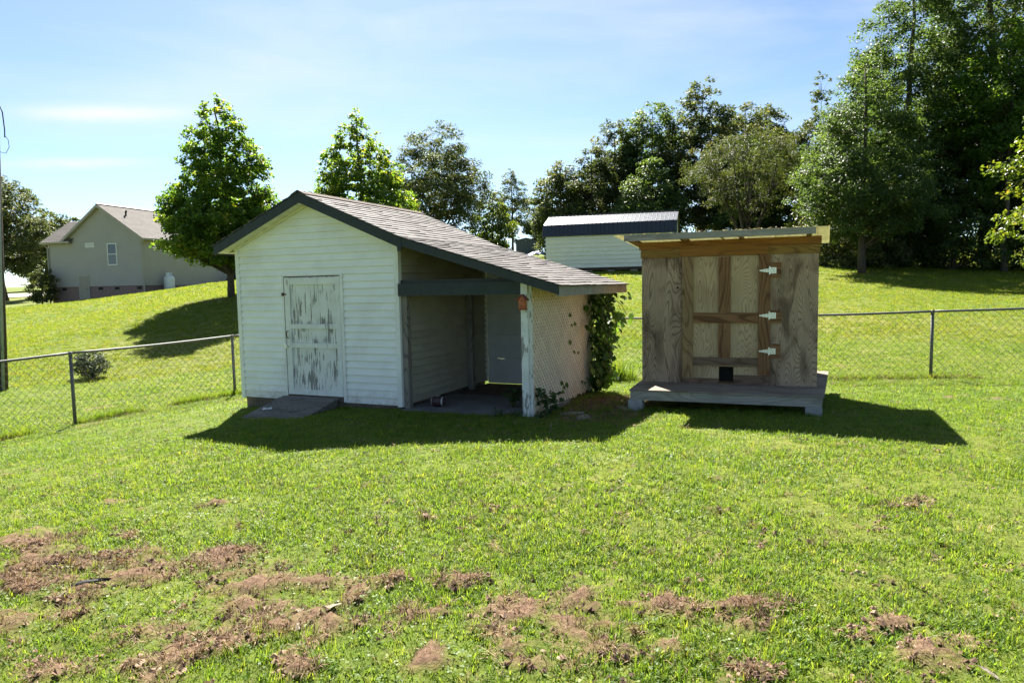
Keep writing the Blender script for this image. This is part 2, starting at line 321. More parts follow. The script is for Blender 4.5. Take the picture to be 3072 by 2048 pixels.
M['pole'] = pm('weathered pole', (.085, .068, .055), (.05, .04, .034), rough=.9, scale=4, stretch=(8, 8, .5), bump=.4)
M['conduit'] = pm('grey conduit', (.26, .29, .27), (.2, .23, .21), rough=.5, scale=4)
M['drive'] = pm('concrete driveway', (.42, .40, .37), (.36, .34, .31), rough=.9, scale=1.2)
M['stem'] = pm('woody stem', (.09, .07, .045), (.06, .045, .03), rough=.9)
M['feather'] = pm('dark feather', (.02, .021, .024), (.04, .042, .046), rough=.5, scale=60, stretch=(1, 8, 1))
M['dry_leaf'] = pm('dry leaf', (.45, .36, .25), (.36, .27, .18), rough=.8, scale=20)
M['bin'] = pm('grey blue plastic', (.26, .33, .44), (.22, .29, .4), rough=.5, scale=2)
def translucent_sheet():
    mt, t, N, L = newmat('yellowed corrugated sheet')
    o = N('ShaderNodeOutputMaterial'); p = N('ShaderNodeBsdfPrincipled'); tr = N('ShaderNodeBsdfTranslucent'); ms = N('ShaderNodeMixShader')
    tcn = N('ShaderNodeTexCoord'); n = N('ShaderNodeTexNoise'); n.inputs['Scale'].default_value = 5; n.inputs['Detail'].default_value = 5; L(tcn.outputs['Object'], n.inputs['Vector'])
    r = ramp(N, [(.3, (.42, .41, .25)), (.7, (.54, .53, .37))]); L(n.outputs[0], r.inputs[0])
    L(r.outputs[0], p.inputs['Base Color']); L(r.outputs[0], tr.inputs['Color']); p.inputs['Roughness'].default_value = .4
    ms.inputs[0].default_value = .55; L(p.outputs[0], ms.inputs[1]); L(tr.outputs[0], ms.inputs[2]); L(ms.outputs[0], o.inputs[0])
    return mt
M['sheet'] = translucent_sheet()
def shingle_mat(name, cols):
    mt, t, N, L = newmat(name)
    o = N('ShaderNodeOutputMaterial'); p = N('ShaderNodeBsdfPrincipled'); L(p.outputs[0], o.inputs[0]); p.inputs['Roughness'].default_value = .85; p.inputs['Specular IOR Level'].default_value = .35
    a = N('ShaderNodeAttribute'); a.attribute_name = 'tint'; r = ramp(N, cols); 
    tcn = N('ShaderNodeTexCoord'); n = N('ShaderNodeTexNoise'); n.inputs['Scale'].default_value = 2.2; n.inputs['Detail'].default_value = 5; L(tcn.outputs['Object'], n.inputs['Vector'])
    ma = N('ShaderNodeMath'); ma.operation = 'MULTIPLY_ADD'; ma.inputs[1].default_value = .9; ma.inputs[2].default_value = -.45; L(n.outputs[0], ma.inputs[0])
    ad = N('ShaderNodeMath'); ad.operation = 'ADD'; L(ma.outputs[0], ad.inputs[0]); L(a.outputs['Fac'], ad.inputs[1]); L(ad.outputs[0], r.inputs[0])
    L(r.outputs[0], p.inputs['Base Color'])
    n2 = N('ShaderNodeTexNoise'); n2.inputs['Scale'].default_value = 160; n2.inputs['Detail'].default_value = 3; L(tcn.outputs['Object'], n2.inputs['Vector'])
    b = N('ShaderNodeBump'); b.inputs['Strength'].default_value = .5; b.inputs['Distance'].default_value = .004; L(n2.outputs[0], b.inputs['Height']); L(b.outputs[0], p.inputs['Normal'])
    return mt
M['shingle'] = shingle_mat('weathered asphalt shingles', [(.1, (.085, .075, .071)), (.5, (.118, .105, .10)), (.9, (.15, .135, .129))])
M['house_roof'] = shingle_mat('grey house shingles', [(.2, (.09, .08, .072)), (.8, (.14, .125, .112))])
def brick_mat():
    mt, t, N, L = newmat('red brick')
    o = N('ShaderNodeOutputMaterial'); p = N('ShaderNodeBsdfPrincipled'); L(p.outputs[0], o.inputs[0]); p.inputs['Roughness'].default_value = .9
    tcn = N('ShaderNodeTexCoord'); sp = N('ShaderNodeSeparateXYZ'); cb = N('ShaderNodeCombineXYZ'); ad = N('ShaderNodeMath'); L(tcn.outputs['Object'], sp.inputs[0])
    L(sp.outputs[0], ad.inputs[0]); L(sp.outputs[1], ad.inputs[1]); L(ad.outputs[0], cb.inputs[0]); L(sp.outputs[2], cb.inputs[1])
    b = N('ShaderNodeTexBrick'); b.inputs['Scale'].default_value = 1; b.inputs['Brick Width'].default_value = .22; b.inputs['Row Height'].default_value = .075; b.inputs['Mortar Size'].default_value = .012
    b.inputs['Color1'].default_value = (.25, .095, .075, 1); b.inputs['Color2'].default_value = (.16, .07, .06, 1); b.inputs['Mortar'].default_value = (.3, .28, .26, 1)
    L(cb.outputs[0], b.inputs['Vector']); L(b.outputs[0], p.inputs['Base Color'])
    return mt
M['brick'] = brick_mat()

# ------------------------------------------------------------------ terrain
SHED = (-1.6312, 9.9084, .4121)       # x, y of the right front corner; yaw
COOP = (1.985, 10.374, .37)
HOUSE = (-34.847, 51.983, .267)
BARN = (1.996, 39.655, .283)
def loc2w(S, u, v):
    c, s = math.cos(S[2]), math.sin(S[2]); return S[0] + u * c + v * s, S[1] - u * s + v * c
def w2loc(S, x, y):
    c, s = math.cos(S[2]), math.sin(S[2]); dx, dy = x - S[0], y - S[1]; return dx * c - dy * s, dx * s + dy * c
ctrl = [(0, 3, .2), (-3, 3.5, .14), (3, 3.5, .2), (.9, 7.2, .22), (-2.5, 7.3, .11), (-.6, 8.3, .15), (-4.6, 8.5, -.01), (5, 7.0, .13), (1.7, 9.4, .09), (4.2, 8.6, .14), (3, 9.4, .1), (2.3, 13.7, -.02), (7.6, 12.4, .07), (5.2, 13, .02),
        (11, 11.2, .2), (-5.7, 13.9, -.23), (-7.4, 11.4, -.3), (-8, 10.5, -.36), (-10.6, 17, -.25), (-11.3, 15, -.17), (-11.32, 28, 1.71), (-18, 42, 2.43), (-34.8, 52, 1.2), (-26.6, 49.7, 1.88),
        (2, 38.5, 2.55), (9, 37, 2.5), (17, 33, 2.2), (22, 30, 1.8), (11.4, 20, .78), (3, 25, 1.1), (26, 36, 2.3), (24, 42, 3), (16, 48, 4.), (10, 62, 5.0), (27, 70, 6.5), (1.5, 66, 4.6), (0, 82, 5.6),
        (-5, 46, 3.2), (-7.5, 34, 2.4), (-16, 58, 2.6), (-20, 75, 3.4), (40, 30, 1.6), (60, 60, 5), (0, 140, 8), (100, 120, 8), (-100, 160, 4), (0, 300, 9), (0, -10, .1), (-20, -10, -.6), (20, -10, .2), (0, -60, 0),
        (-20, 10, -.8), (-40, 20, -.7), (-22, 32, .5), (-45, 62, 1.45), (-60, 60, 1.2), (-90, 100, 2), (60, 0, .5), (-80, 0, -1), (300, 300, 9), (-300, 300, 5), (300, -50, 1), (-300, -50, -2), (0, -300, 0), (420, 420, 9), (-420, 420, 6), (-420, -420, 0), (420, -420, 0)]
for u, v, z in [(-3.2, -.1, -.02), (-.43, -.1, .10), (.1, -.1, .12), (2, -.1, .11), (2.6, 1, .09), (1, 1.5, .1), (2.3, 3, .06), (-3.2, 2.9, -.15)]:
    ctrl.append((*loc2w(SHED, u, v), z))
ctrl = np.array(ctrl)
def _phi(r2): return np.sqrt(r2 + 4.0)
_A = _phi(((ctrl[:, None, :2] - ctrl[None, :, :2]) ** 2).sum(-1))
_n = len(ctrl)
_B = np.zeros((_n + 3, _n + 3)); _B[:_n, :_n] = _A - np.eye(_n) * .15
_B[:_n, _n] = 1; _B[:_n, _n + 1:] = ctrl[:, :2] / 100; _B[_n, :_n] = 1; _B[_n + 1:, :_n] = ctrl[:, :2].T / 100
_W = np.linalg.solve(_B, np.concatenate([ctrl[:, 2], np.zeros(3)]))
def hs(x, y):
    x = np.atleast_1d(np.asarray(x, float)); y = np.atleast_1d(np.asarray(y, float)); r = np.zeros_like(x)
    for i in range(0, x.size, 20000):
        X = x.ravel()[i:i + 20000]; Y = y.ravel()[i:i + 20000]
        d = (X[:, None] - ctrl[None, :, 0]) ** 2 + (Y[:, None] - ctrl[None, :, 1]) ** 2
        r.ravel()[i:i + 20000] = _phi(d) @ _W[:_n] + _W[_n] + X / 100 * _W[_n + 1] + Y / 100 * _W[_n + 2]
    return r
def h(x, y): return float(hs(x, y)[0])
def vnoise(x, y, s, seed=0):
    """value noise, vectorised"""
    x = np.asarray(x) * s; y = np.asarray(y) * s
    xi = np.floor(x).astype(np.int64); yi = np.floor(y).astype(np.int64); fx = x - xi; fy = y - yi
    fx = fx * fx * (3 - 2 * fx); fy = fy * fy * (3 - 2 * fy)
    def hh(a, b):
        k = (a * 374761393 + b * 668265263 + seed * 974711) & 0x7fffffff; k = ((k ^ (k >> 13)) * 1274126177) & 0x7fffffff
        return ((k ^ (k >> 16)) & 0xffff) / 65535.0
    return (hh(xi, yi) * (1 - fx) + hh(xi + 1, yi) * fx) * (1 - fy) + (hh(xi, yi + 1) * (1 - fx) + hh(xi + 1, yi + 1) * fx) * fy
def ground_px(px, py):
    """point of the lawn seen at photo pixel px, py"""
    d = _F + _R * (px - 1536) / FPX + _U * (1024 - py) / FPX
    p = CAM + d * ((.1 - CAM_Z) / d[2])
    for _ in range(6): p = CAM + d * ((h(p[0], p[1]) - CAM_Z) / d[2])
    return p
# heaps of dry clippings and bare soil on the near lawn: photo pixel, half width, half height
PATCH = [(72, 1622, 80, 26), (130, 1641, 60, 26), (78, 1713, 90, 40), (100, 1765, 110, 24), (250, 1700, 120, 26), (365, 1667, 90, 16), (440, 1735, 120, 30), (653, 1674, 100, 26), (690, 1713, 130, 36),
         (764, 1765, 130, 40), (960, 1752, 70, 34), (1110, 1746, 70, 30), (1080, 1800, 60, 30), (1417, 1746, 70, 20), (738, 1837, 130, 44), (826, 1863, 150, 38), (1000, 1890, 130, 34), (607, 1955, 150, 66), (450, 1900, 90, 30),
         (131, 1850, 110, 34), (200, 2010, 110, 30), (420, 1990, 80, 40), (1502, 1942, 80, 60), (1569, 1844, 110, 46), (1732, 1824, 90, 42), (1750, 1890, 90, 30), (1987, 1824, 90, 38), (1889, 1890, 60, 26), (2215, 1818, 100, 24), (2189, 1877, 110, 26),
         (1751, 1945, 90, 40), (2555, 1916, 60, 30), (2862, 1948, 100, 32), (2777, 1975, 90, 34), (2250, 2030, 80, 24), (1600, 2010, 140, 40), (1980, 1960, 60, 26), (2650, 1870, 80, 14), (900, 2010, 90, 30), (330, 1510, 26, 8), (650, 1520, 24, 7), (1260, 1567, 30, 8), (1540, 1403, 14, 4), (250, 1790, 120, 24), (1255, 1850, 90, 26), (1320, 1980, 70, 30),
         (2735, 1372, 26, 5), (2835, 1372, 20, 5), (2860, 1190, 50, 5), (3000, 1195, 50, 5)]
PP = []
for a, b, ra, rb in PATCH:
    p = ground_px(a, b); q = ground_px(a + ra, b); t = ground_px(a, b - rb); t2 = ground_px(a, min(b + rb, 2400))
    PP.append((p[0], (t[1] + t2[1]) / 2, abs(q[0] - p[0]), abs(t[1] - t2[1]) / 2))
PP = np.array(PP)
def soil(x, y):
    x = np.asarray(x, float); y = np.asarray(y, float)
    wx = x + .12 * (vnoise(x, y, 6, 1) - .5); wy = y + .12 * (vnoise(x, y, 6, 2) - .5)
    g = np.zeros_like(x)
    for cx, cy, rx, ry in PP:
        g = np.maximum(g, np.exp(-(((wx - cx) / rx) ** 2 + ((wy - cy) / ry) ** 2) * .9))
    n = .55 * vnoise(x, y, 9, 3) + .45 * vnoise(x, y, 22, 4)
    n = .25 * vnoise(x, y, 5, 3) + .35 * vnoise(x, y, 13, 4) + .4 * vnoise(x, y, 34, 12)
    return np.clip((g - .46 - (n - .5) * 2.2) * 2.0, 0, 1)
def bare(x, y):
    """trodden earth beside the lean-to, at the fence corner, below the big trees"""
    u, v = w2loc(SHED, x, y)
    n = vnoise(x, y, 4, 5) * .6 + vnoise(x, y, 11, 6) * .4
    a = np.exp(-(((u - 2.75) / .75) ** 2 + ((v - 1.2) / 1.35) ** 2) ** 2)
    b = np.exp(-(((x + 5.1) / .75) ** 2 + ((y - 12.6) / .5) ** 2)) * .8
    c = np.exp(-(((x - 19.5) / 4.5) ** 2 + ((y - 33.3) / 1.0) ** 2)) * .75
    d = np.exp(-(((x + 12.0) / 2.2) ** 2 + ((y - 27.6) / .8) ** 2)) * .6
    return np.clip((np.maximum.reduce([a, b, c, d]) - .3 - (n - .5) * .8) * 2.5, 0, 1)
def graded(c, lo, hi, base, flat, g=1.09):
    pos = [c]; d = base
    while pos[-1] < hi:
        if pos[-1] - c > flat: d *= g
        pos.append(pos[-1] + d)
    neg = [c]; d = base
    while neg[-1] > lo:
        if c - neg[-1] > flat: d *= g
        neg.append(neg[-1] - d)
    return np.array(sorted(set(neg[1:] + pos)))
xs = graded(0, -430, 430, .045, 4.6, 1.07); ys = graded(4.6, -430, 430, .045, 2.2, 1.045)
X, Y = np.meshgrid(xs, ys); fx_, fy_ = X.ravel(), Y.ravel()
Z = hs(fx_, fy_)
near = (np.abs(fx_) < 14) & (fy_ > 1.5) & (fy_ < 16)
sm = np.zeros_like(Z); sm[near] = soil(fx_[near], fy_[near])
Z += sm * (.008 + .03 * vnoise(fx_, fy_, 9, 8) + .03 * vnoise(fx_, fy_, 21, 13)) + (vnoise(fx_, fy_, 2.2, 9) - .5) * .025 * np.exp(-fy_ ** 2 / 900) + (vnoise(fx_, fy_, 7, 10) - .5) * .012 * near
bm = np.maximum(sm, bare(fx_, fy_))
nx, ny = len(xs), len(ys)
idx = np.arange(nx * ny).reshape(ny, nx)
quads = np.stack([idx[:-1, :-1], idx[:-1, 1:], idx[1:, 1:], idx[1:, :-1]], -1).reshape(-1, 4)
def lawn_mat():
    mt, t, N, L = newmat('mown lawn')
    o = N('ShaderNodeOutputMaterial'); p = N('ShaderNodeBsdfPrincipled'); L(p.outputs[0], o.inputs[0]); p.inputs['Roughness'].default_value = .9; p.inputs['Specular IOR Level'].default_value = .1
    tcn = N('ShaderNodeTexCoord')
    n1 = N('ShaderNodeTexNoise'); n1.inputs['Scale'].default_value = .16; n1.inputs['Detail'].default_value = 5; L(tcn.outputs['Object'], n1.inputs['Vector'])
    n2 = N('ShaderNodeTexNoise'); n2.inputs['Scale'].default_value = 5; n2.inputs['Detail'].default_value = 8; n2.inputs['Roughness'].default_value = .75; L(tcn.outputs['Object'], n2.inputs['Vector'])
    r1 = ramp(N, [(.33, (.10, .15, .02)), (.5, (.135, .165, .026)), (.68, (.18, .175, .042))]); L(n1.outputs[0], r1.inputs[0])
    r2 = ramp(N, [(.3, (.45, .5, .45)), (.6, (1.05, 1.05, 1.05))]); L(n2.outputs[0], r2.inputs[0])
    mm = N('ShaderNodeMix'); mm.data_type = 'RGBA'; mm.blend_type = 'MULTIPLY'; mm.inputs['Factor'].default_value = 1; L(r1.outputs[0], mm.inputs['A']); L(r2.outputs[0], mm.inputs['B'])
    a = N('ShaderNodeAttribute'); a.attribute_name = 'tint'
    n3 = N('ShaderNodeTexNoise'); n3.inputs['Scale'].default_value = 24; n3.inputs['Detail'].default_value = 8; n3.inputs['Roughness'].default_value = .7; L(tcn.outputs['Object'], n3.inputs['Vector'])
    r3 = ramp(N, [(.3, (.07, .042, .027)), (.5, (.155, .096, .061)), (.72, (.26, .17, .112))]); L(n3.outputs[0], r3.inputs[0])
    mx = N('ShaderNodeMix'); mx.data_type = 'RGBA'; L(a.outputs['Fac'], mx.inputs['Factor']); L(mm.outputs['Result'], mx.inputs['A']); L(r3.outputs[0], mx.inputs['B'])
    L(mx.outputs['Result'], p.inputs['Base Color'])
    b = N('ShaderNodeBump'); b.inputs['Strength'].default_value = .9; b.inputs['Distance'].default_value = .03; L(n3.outputs[0], b.inputs['Height']); L(b.outputs[0], p.inputs['Normal'])
    return mt
M['lawn'] = lawn_mat()
ground = bigmesh('lawn_ground', np.stack([fx_, fy_, Z], -1), quads, M['lawn'], tint=bm, kind='structure')
ground.data.polygons.foreach_set('use_smooth', [True] * len(ground.data.polygons))

# driveway far left, lean-to floor
m_ = MB(); pts = [(-62, 70), (-44, 66.5), (-38.5, 66), (-37.2, 70), (-44, 74), (-62, 78)]
prism('driveway', [(x, y, h(x, y) + .02) for x, y in pts], (0, 0, .05), M['drive'])['kind'] = 'structure'


# ------------------------------------------------------------------ the white shed with its lean-to
W, D, O = 3.049, 2.898, .263
ZB, LAP = .17, .108
ZR, SL = 3.338, .414           # ridge height of the roof skin at the rake, main slope
EL_, ER = .203, .217           # eave overhang left; where the lean-to roof starts
ZK = 2.600; SLL = .304; LL = 2.55; PPOS = 1.985
shed = empty('garden_shed', (SHED[0], SHED[1], 0), -SHED[2], 'white vinyl-sided shed with peeling door and open lean-to under a dark-trimmed shingle roof', 'shed')
def roof_z(u):
    if u < -W / 2: return ZR - SL * (-W / 2 - u)
    if u < ER: return ZR - (ZR - ZK) / (ER + W / 2) * (u + W / 2)
    return ZK - SLL * (u - ER)
TH = .155                      # fascia depth below roof skin
def wall_top(u): return roof_z(u) - .10
def clip_row(z0, z1):
    """horizontal extent of the front wall between z0 and z1 under the rake"""
    def ext(z):
        zl = wall_top(-W)
        if z <= zl: a = -W
        else: a = -W / 2 - (wall_top(-W / 2) - z) / SL
        s2 = (ZR - ZK) / (ER + W / 2); zr = wall_top(0)
        if z <= zr: b = 0
        else: b = -W / 2 + (wall_top(-W / 2) - z) / s2
        return a, b
    return ext(z0), ext(z1)
DU0, DU1, DZ0, DZ1 = -2.125, -.975, .235, 2.115    # opening of the door
z = ZB; out_f = (0, -1, 0)
while z < ZR - .14:
    z1 = min(z + LAP, ZR - .105)
    (a0, b0), (a1, b1) = clip_row(z, z1)
    if b1 - a1 < .02: a1 = b1 = (a0 + b0) / 2
    a0 += .045 if a0 <= -W + .01 else 0; a1 += .045 if a1 <= -W + .05 else 0; b0 -= .05 if b0 >= -.01 else 0; b1 -= .05 if b1 >= -.06 else 0
    def seg(p0, p1, q0, q1, zz0, zz1):
        if p1 - p0 > .02:
            dz = random.uniform(-.0015, .0015)
            plank('siding_board', (p0, 0, zz0 + dz), (p1, 0, zz0 + dz), (q1, 0, zz1), (q0, 0, zz1), out_f, random.uniform(.019, .024), -.006, M['vinyl'], shed, .012)
    if z1 > DZ0 and z < DZ1:
        if z >= DZ0 - LAP and z1 <= DZ1 + .001:
            seg(a0, DU0, a1, DU0, z, z1); seg(DU1, b0, DU1, b1, z, z1)
        else:
            seg(a0, DU0, a1, DU0, z, z1); seg(DU1, b0, DU1, b1, z, z1)
            if z < DZ1 < z1: seg(DU0, DU1, DU0, DU1, DZ1, z1)
    else: seg(a0, b0, a1, b1, z, z1)
    z = z1
# the side walls and the back wall
def rows(A, B, outv, ztop, mat, parent, lap=LAP, z0=ZB, name='siding_board', t=.021):
    z = z0
    while z < ztop - .02:
        z1 = min(z + lap, ztop)
        plank(name, (*A, z), (*B, z), (*B, z1), (*A, z1), outv, t, -.008, mat, parent, .014); z = z1
rows((0, .06), (0, D - .06), (1, 0, 0), wall_top(0) - .02, M['vinyl_tan'], shed, t=.03)
rows((-W, D - .06), (-W, .06), (-1, 0, 0), wall_top(-W) - .02, M['vinyl'], shed)
rows((-.05, D), (-W + .05, D), (0, 1, 0), wall_top(0) - .02, M['vinyl'], shed)
prism('gable_panel', [(-W, D, wall_top(0) - .02), (0, D, wall_top(0) - .02), (-W / 2, D, wall_top(-W / 2))], (0, .01, 0), M['vinyl'], shed)
# corner trims
for u0, u1, v0, v1, zt in [(-W - .022, -W + .05, -.022, .0, wall_top(-W)), (-W - .022, -W, 0, .06, wall_top(-W)), (-.055, .022, -.022, .0, wall_top(0)), (0, .022, 0, .06, wall_top(0)),
                           (0, .024, D - .07, D, wall_top(0)), (-W - .024, -W, D - .07, D, wall_top(-W))]:
    box('corner_trim', u0, u1, v0, v1, ZB - .02, zt, M['vinyl_trim'], shed)
# foundation
box('foundation', -W + .03, -.03, .03, D - .03, -.4, ZB + .0, M['founds'], shed)
box('wall_sheathing', -W + .01, -.01, .01, D - .01, ZB + .004, wall_top(-W) - .01, M['founds'], shed)
# wooden corner post at the lean-to mouth
box('jamb_post', .026, .115, .03, .12, .10, 1.78, M['grey_wood_v'], shed)
box('wall_post', .025, .115, 2.09, 2.18, .08, 2.0, M['grey_wood_v'], shed)
# door
door = box('door', DU0 + .045, DU1 - .045, .0, .02, DZ0 + .02, DZ1 - .03, M['door_panel'], shed)
d0, d1, dz0, dz1 = DU0 + .045, DU1 - .045, DZ0 + .02, DZ1 - .03
for n, a, b, c, e, y in [('stile', d0, d0 + .10, dz0, dz1, -.026), ('stile', d1 - .085, d1, dz0, dz1, -.027), ('rail', d0 + .10, d1 - .085, dz1 - .115, dz1 - .015, -.022), ('rail', d0 + .10, d1 - .085, 1.288, 1.364, -.024), ('rail', d0 + .10, d1 - .085, .993, 1.066, -.025), ('rail', d0 + .10, d1 - .085, dz0, dz0 + .085, -.022)]:
    box(n, a, b, y, -.002, c, e, M['door_frame'], door)
hb = MB(); hb.tube([(d0 + .045, -.03, 1.14), (d0 + .045, -.065, 1.15), (d0 + .045, -.07, 1.20), (d0 + .045, -.065, 1.245), (d0 + .045, -.03, 1.255)], .007, 6); hb.build('handle', M['rust'], door, True)
hb = MB(); hb.box(d0 - .05, d0 + .06, -.034, -.028, 1.02, 1.05); hb.tube([(d0 + .005, -.04, 1.03), (d0 + .005, -.06, 1.03)], .02, 10); hb.box(d0 - .015, d0 + .03, -.062, -.036, .985, 1.02); hb.build('hasp', M['zinc'], door)
hb = MB(); hb.box(d0 - .055, d0 - .01, -.036, -.028, 1.80, 1.85); hb.box(d0 - .01, d0 + .035, -.034, -.028, 1.815, 1.835); hb.build('latch', M['rust'], door)
# door frame: casing in the siding
box('door_casing', DU1 - .038, DU1 + .012, -.03, .0, DZ0 - .06, DZ1 + .01, M['vinyl_trim'], shed)
box('door_casing', DU0 - .004, DU0 + .022, -.02, .0, DZ0 - .06, DZ1 + .01, M['vinyl_trim'], shed)
box('door_casing', DU0 + .022, DU1 - .038, -.02, .0, DZ1 - .012, DZ1 + .012, M['vinyl_trim'], shed)
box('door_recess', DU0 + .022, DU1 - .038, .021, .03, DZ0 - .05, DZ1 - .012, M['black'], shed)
# soffit under the rake overhang, left and right, in short panels
def soffits(ua, ub, n):
    for i in range(n):
        a = ua + (ub - ua) * i / n; b = ua + (ub - ua) * (i + 1) / n - .004 * (1 if ub > ua else -1)
        za, zb_ = roof_z(a) - TH + .022, roof_z(b) - TH + .022
        j = (i % 2) * .004
        prism('soffit_panel', [(a, -O + .016, za - j), (b, -O + .016, zb_ - j), (b, -.018, zb_ - j), (a, -.018, za - j)], (0, 0, .012), M['soffit'], shed)
soffits(-W / 2, -W - EL_ + .01, 17); soffits(-W / 2, -.01, 17)
for ua, ub in ((-W / 2 - .02, -W - .02), (-W / 2 + .02, -.03)):
    pa, pb = roof_z(ua) - TH + .018, roof_z(ub) - TH + .018
    prism('soffit_channel', [(ua, -.045, pa), (ub, -.045, pb), (ub, -.045, pb - .028), (ua, -.045, pa - .028)], (0, .026, 0), M['soffit'], shed)
# eave soffit on the left
prism('eave_soffit', [(-W - EL_ + .01, -.018, roof_z(-W - EL_) - TH + .03), (-W - .024, -.018, roof_z(-W - EL_) - TH + .05), (-W - .024, D + .2, roof_z(-W - EL_) - TH + .05), (-W - EL_ + .01, D + .2, roof_z(-W - EL_) - TH + .03)], (0, 0, .012), M['soffit'], shed)
# fascia boards along the rakes (front and back) and eaves
def rake(ua, ub, v0, v1, top=-.008, dep=TH, mat='fascia', name='fascia_board'):
    za, zb_ = roof_z(ua) if ua != ER + .0001 else ZK, roof_z(ub)
    prism(name, [(ua, v0, za + top), (ub, v0, zb_ + top), (ub, v0, zb_ - dep), (ua, v0, za - dep)], (0, v1 - v0, 0), M[mat], shed)
for v0, v1 in ((-O - .006, -O + .014), (D + O - .014, D + O + .006)):
    rake(-W - EL_, -W / 2, v0, v1); rake(-W / 2 + .001, ER - .03, v0, v1)
    rake(ER + .02, LL, v0, v1, -.01, .125)
box('fascia_joint', ER - .035, ER + .03, -O - .014, -O - .006, ZK - .2, ZK - .005, M['fascia'], shed)
box('eave_board', -W - EL_ - .018, -W - EL_ + .002, -O - .004, D + O, roof_z(-W - EL_) - .15, roof_z(-W - EL_) - .006, M['fascia'], shed)
box('eave_beam', LL - .03, LL + .012, -O + .016, D + O + .03, roof_z(LL) - .145, roof_z(LL) - .012, M['grey_wood'], shed)
# rafters of the lean-to
for k in range(5):
    v = .45 + k * .55
    prism('rafter', [(.03, v, roof_z(.2) + .03), (LL - .032, v, roof_z(LL) - .02), (LL - .032, v, roof_z(LL) - .1), (.03, v, roof_z(.2) - .06)], (0, .04, 0), M['grey_wood'], shed)
# roof deck and shingles
def deck(ua, ub, za, zb_, name='roof_deck'):
    prism(name, [(ua, -O + .016, za - .02), (ub, -O + .016, zb_ - .02), (ub, -O + .016, zb_ - .034), (ua, -O + .016, za - .034)], (0, D + 2 * O - .032, 0), M['skid'], shed)
deck(-W - EL_, -W / 2, roof_z(-W - EL_), ZR); deck(-W / 2, ER, ZR, ZK); deck(ER, LL - .005, ZK, roof_z(LL - .005))
def shingles(ua, za, ub, zb_, name, mat, parent, v0=-O - .02, v1=D + O + .02, tab=.305, expo=.125, seed=1, sag=0.0):
    """courses of tabs from the eave (ua) up to the ridge (ub)"""
    r = np.random.default_rng(seed)
    a = np.array([ua, za]); b = np.array([ub, zb_]); Ls = np.linalg.norm(b - a); t = (b - a) / Ls; nrm = np.array([-t[1], t[0]])
    if nrm[1] < 0: nrm = -nrm
    V = []; Q = []; T = []; n = 0
    k = 0; s = -.02
    while s < Ls - .02:
        s1 = min(s + expo + .02, Ls + .004); off = r.uniform(0, tab); v = v0 - off; lift0 = .013; cw = r.uniform(-.06, .06)
        while v < v1:
            va, vb = max(v + .003, v0), min(v + tab, v1)
            if vb - va > .02:
                l = lift0 + r.uniform(-.002, .006); js = r.uniform(-.006, .006)
                tint = np.clip(.5 + cw * .6 + r.normal(0, .11), 0, 1)
                def pt(ss, vv, ll):
                    q = a + t * ss + nrm * ll; return (q[0], vv, q[1] - sag * math.sin(math.pi * (vv - v0) / (v1 - v0)))
                V += [pt(s + js, va, l), pt(s + js, vb, l + r.uniform(-.002, .003)), pt(s1, vb, .002), pt(s1, va, .002), pt(s + js, va, -.004), pt(s + js, vb, -.004)]
                Q += [(n, n + 1, n + 2, n + 3), (n + 4, n + 5, n + 1, n), (n + 4, n, n + 3, n + 3), (n + 1, n + 5, n + 2, n + 2)]; T += [tint] * 4 + [tint * .3] * 2; n += 6
            v += tab
        s += expo; k += 1
    Q = [tuple(dict.fromkeys(q)) for q in Q]
    o = mesh(name, V, Q, mat, parent); o['kind'] = 'stuff'
    at = o.data.attributes.new('tint', 'FLOAT', 'POINT'); at.data.foreach_set('value', T)
    return o
shingles(-W - EL_ - .03, roof_z(-W - EL_ - .03), -W / 2, ZR, 'shingles', M['shingle'], shed, seed=1)
shingles(ER - .02, ZK + .008, -W / 2, ZR, 'shingles', M['shingle'], shed, seed=2)
shingles(LL + .03, roof_z(LL + .03), ER - .01, ZK + .004, 'shingles', M['shingle'], shed, seed=3)
# ridge caps
v = -O - .02
while v < D + O:
    z_ = ZR + .012
    prism('ridge_cap', [(-W / 2, v, z_ + .012), (-W / 2 + .13, v, z_ - .13 * .42 + .006), (-W / 2 + .13, v + .16, z_ - .13 * .42 + .002), (-W / 2, v + .16, z_ + .004)], (0, 0, .006), M['ridge'] if 'ridge' in M else M['founds'], shed)
    prism('ridge_cap', [(-W / 2, v, z_ + .012), (-W / 2 - .13, v, z_ - .13 * .42 + .006), (-W / 2 - .13, v + .16, z_ - .13 * .42 + .002), (-W / 2, v + .16, z_ + .004)], (0, 0, .006), M['ridge'] if 'ridge' in M else M['founds'], shed)
    v += .145
# lean-to: posts, beam, floor, back wall, lattice
box('front_post', PPOS - .048, PPOS + .048, -.048, .048, .0, roof_z(PPOS) - .128, M['post_paint'], shed)
box('rear_post', PPOS - .048, PPOS + .048, D - .1, D - .01, .0, roof_z(PPOS) - .05, M['grey_wood_v'], shed)
box('cross_beam', .024, PPOS - .05, -.05, -.012, 1.775, 1.95, M['fascia'], shed)
box('cross_beam', .024, PPOS - .05, .03, .07, 1.86, 2.0, M['dark_trim'], shed)
box('side_plate', PPOS - .04, PPOS + .04, .05, D - .1, roof_z(PPOS) - .14, roof_z(PPOS) - .05, M['grey_wood'], shed)
box('floor_slab', .03, PPOS + .12, -.08, 1.5, -.1, .125, M['slab'], shed)
box('dirt_floor', .03, PPOS - .02, 1.5, D - .02, -.1, .11, M['dirt'], shed)
zz = [.165, .568, .572, .998, 1.002, 1.397, 1.401, 2.05]
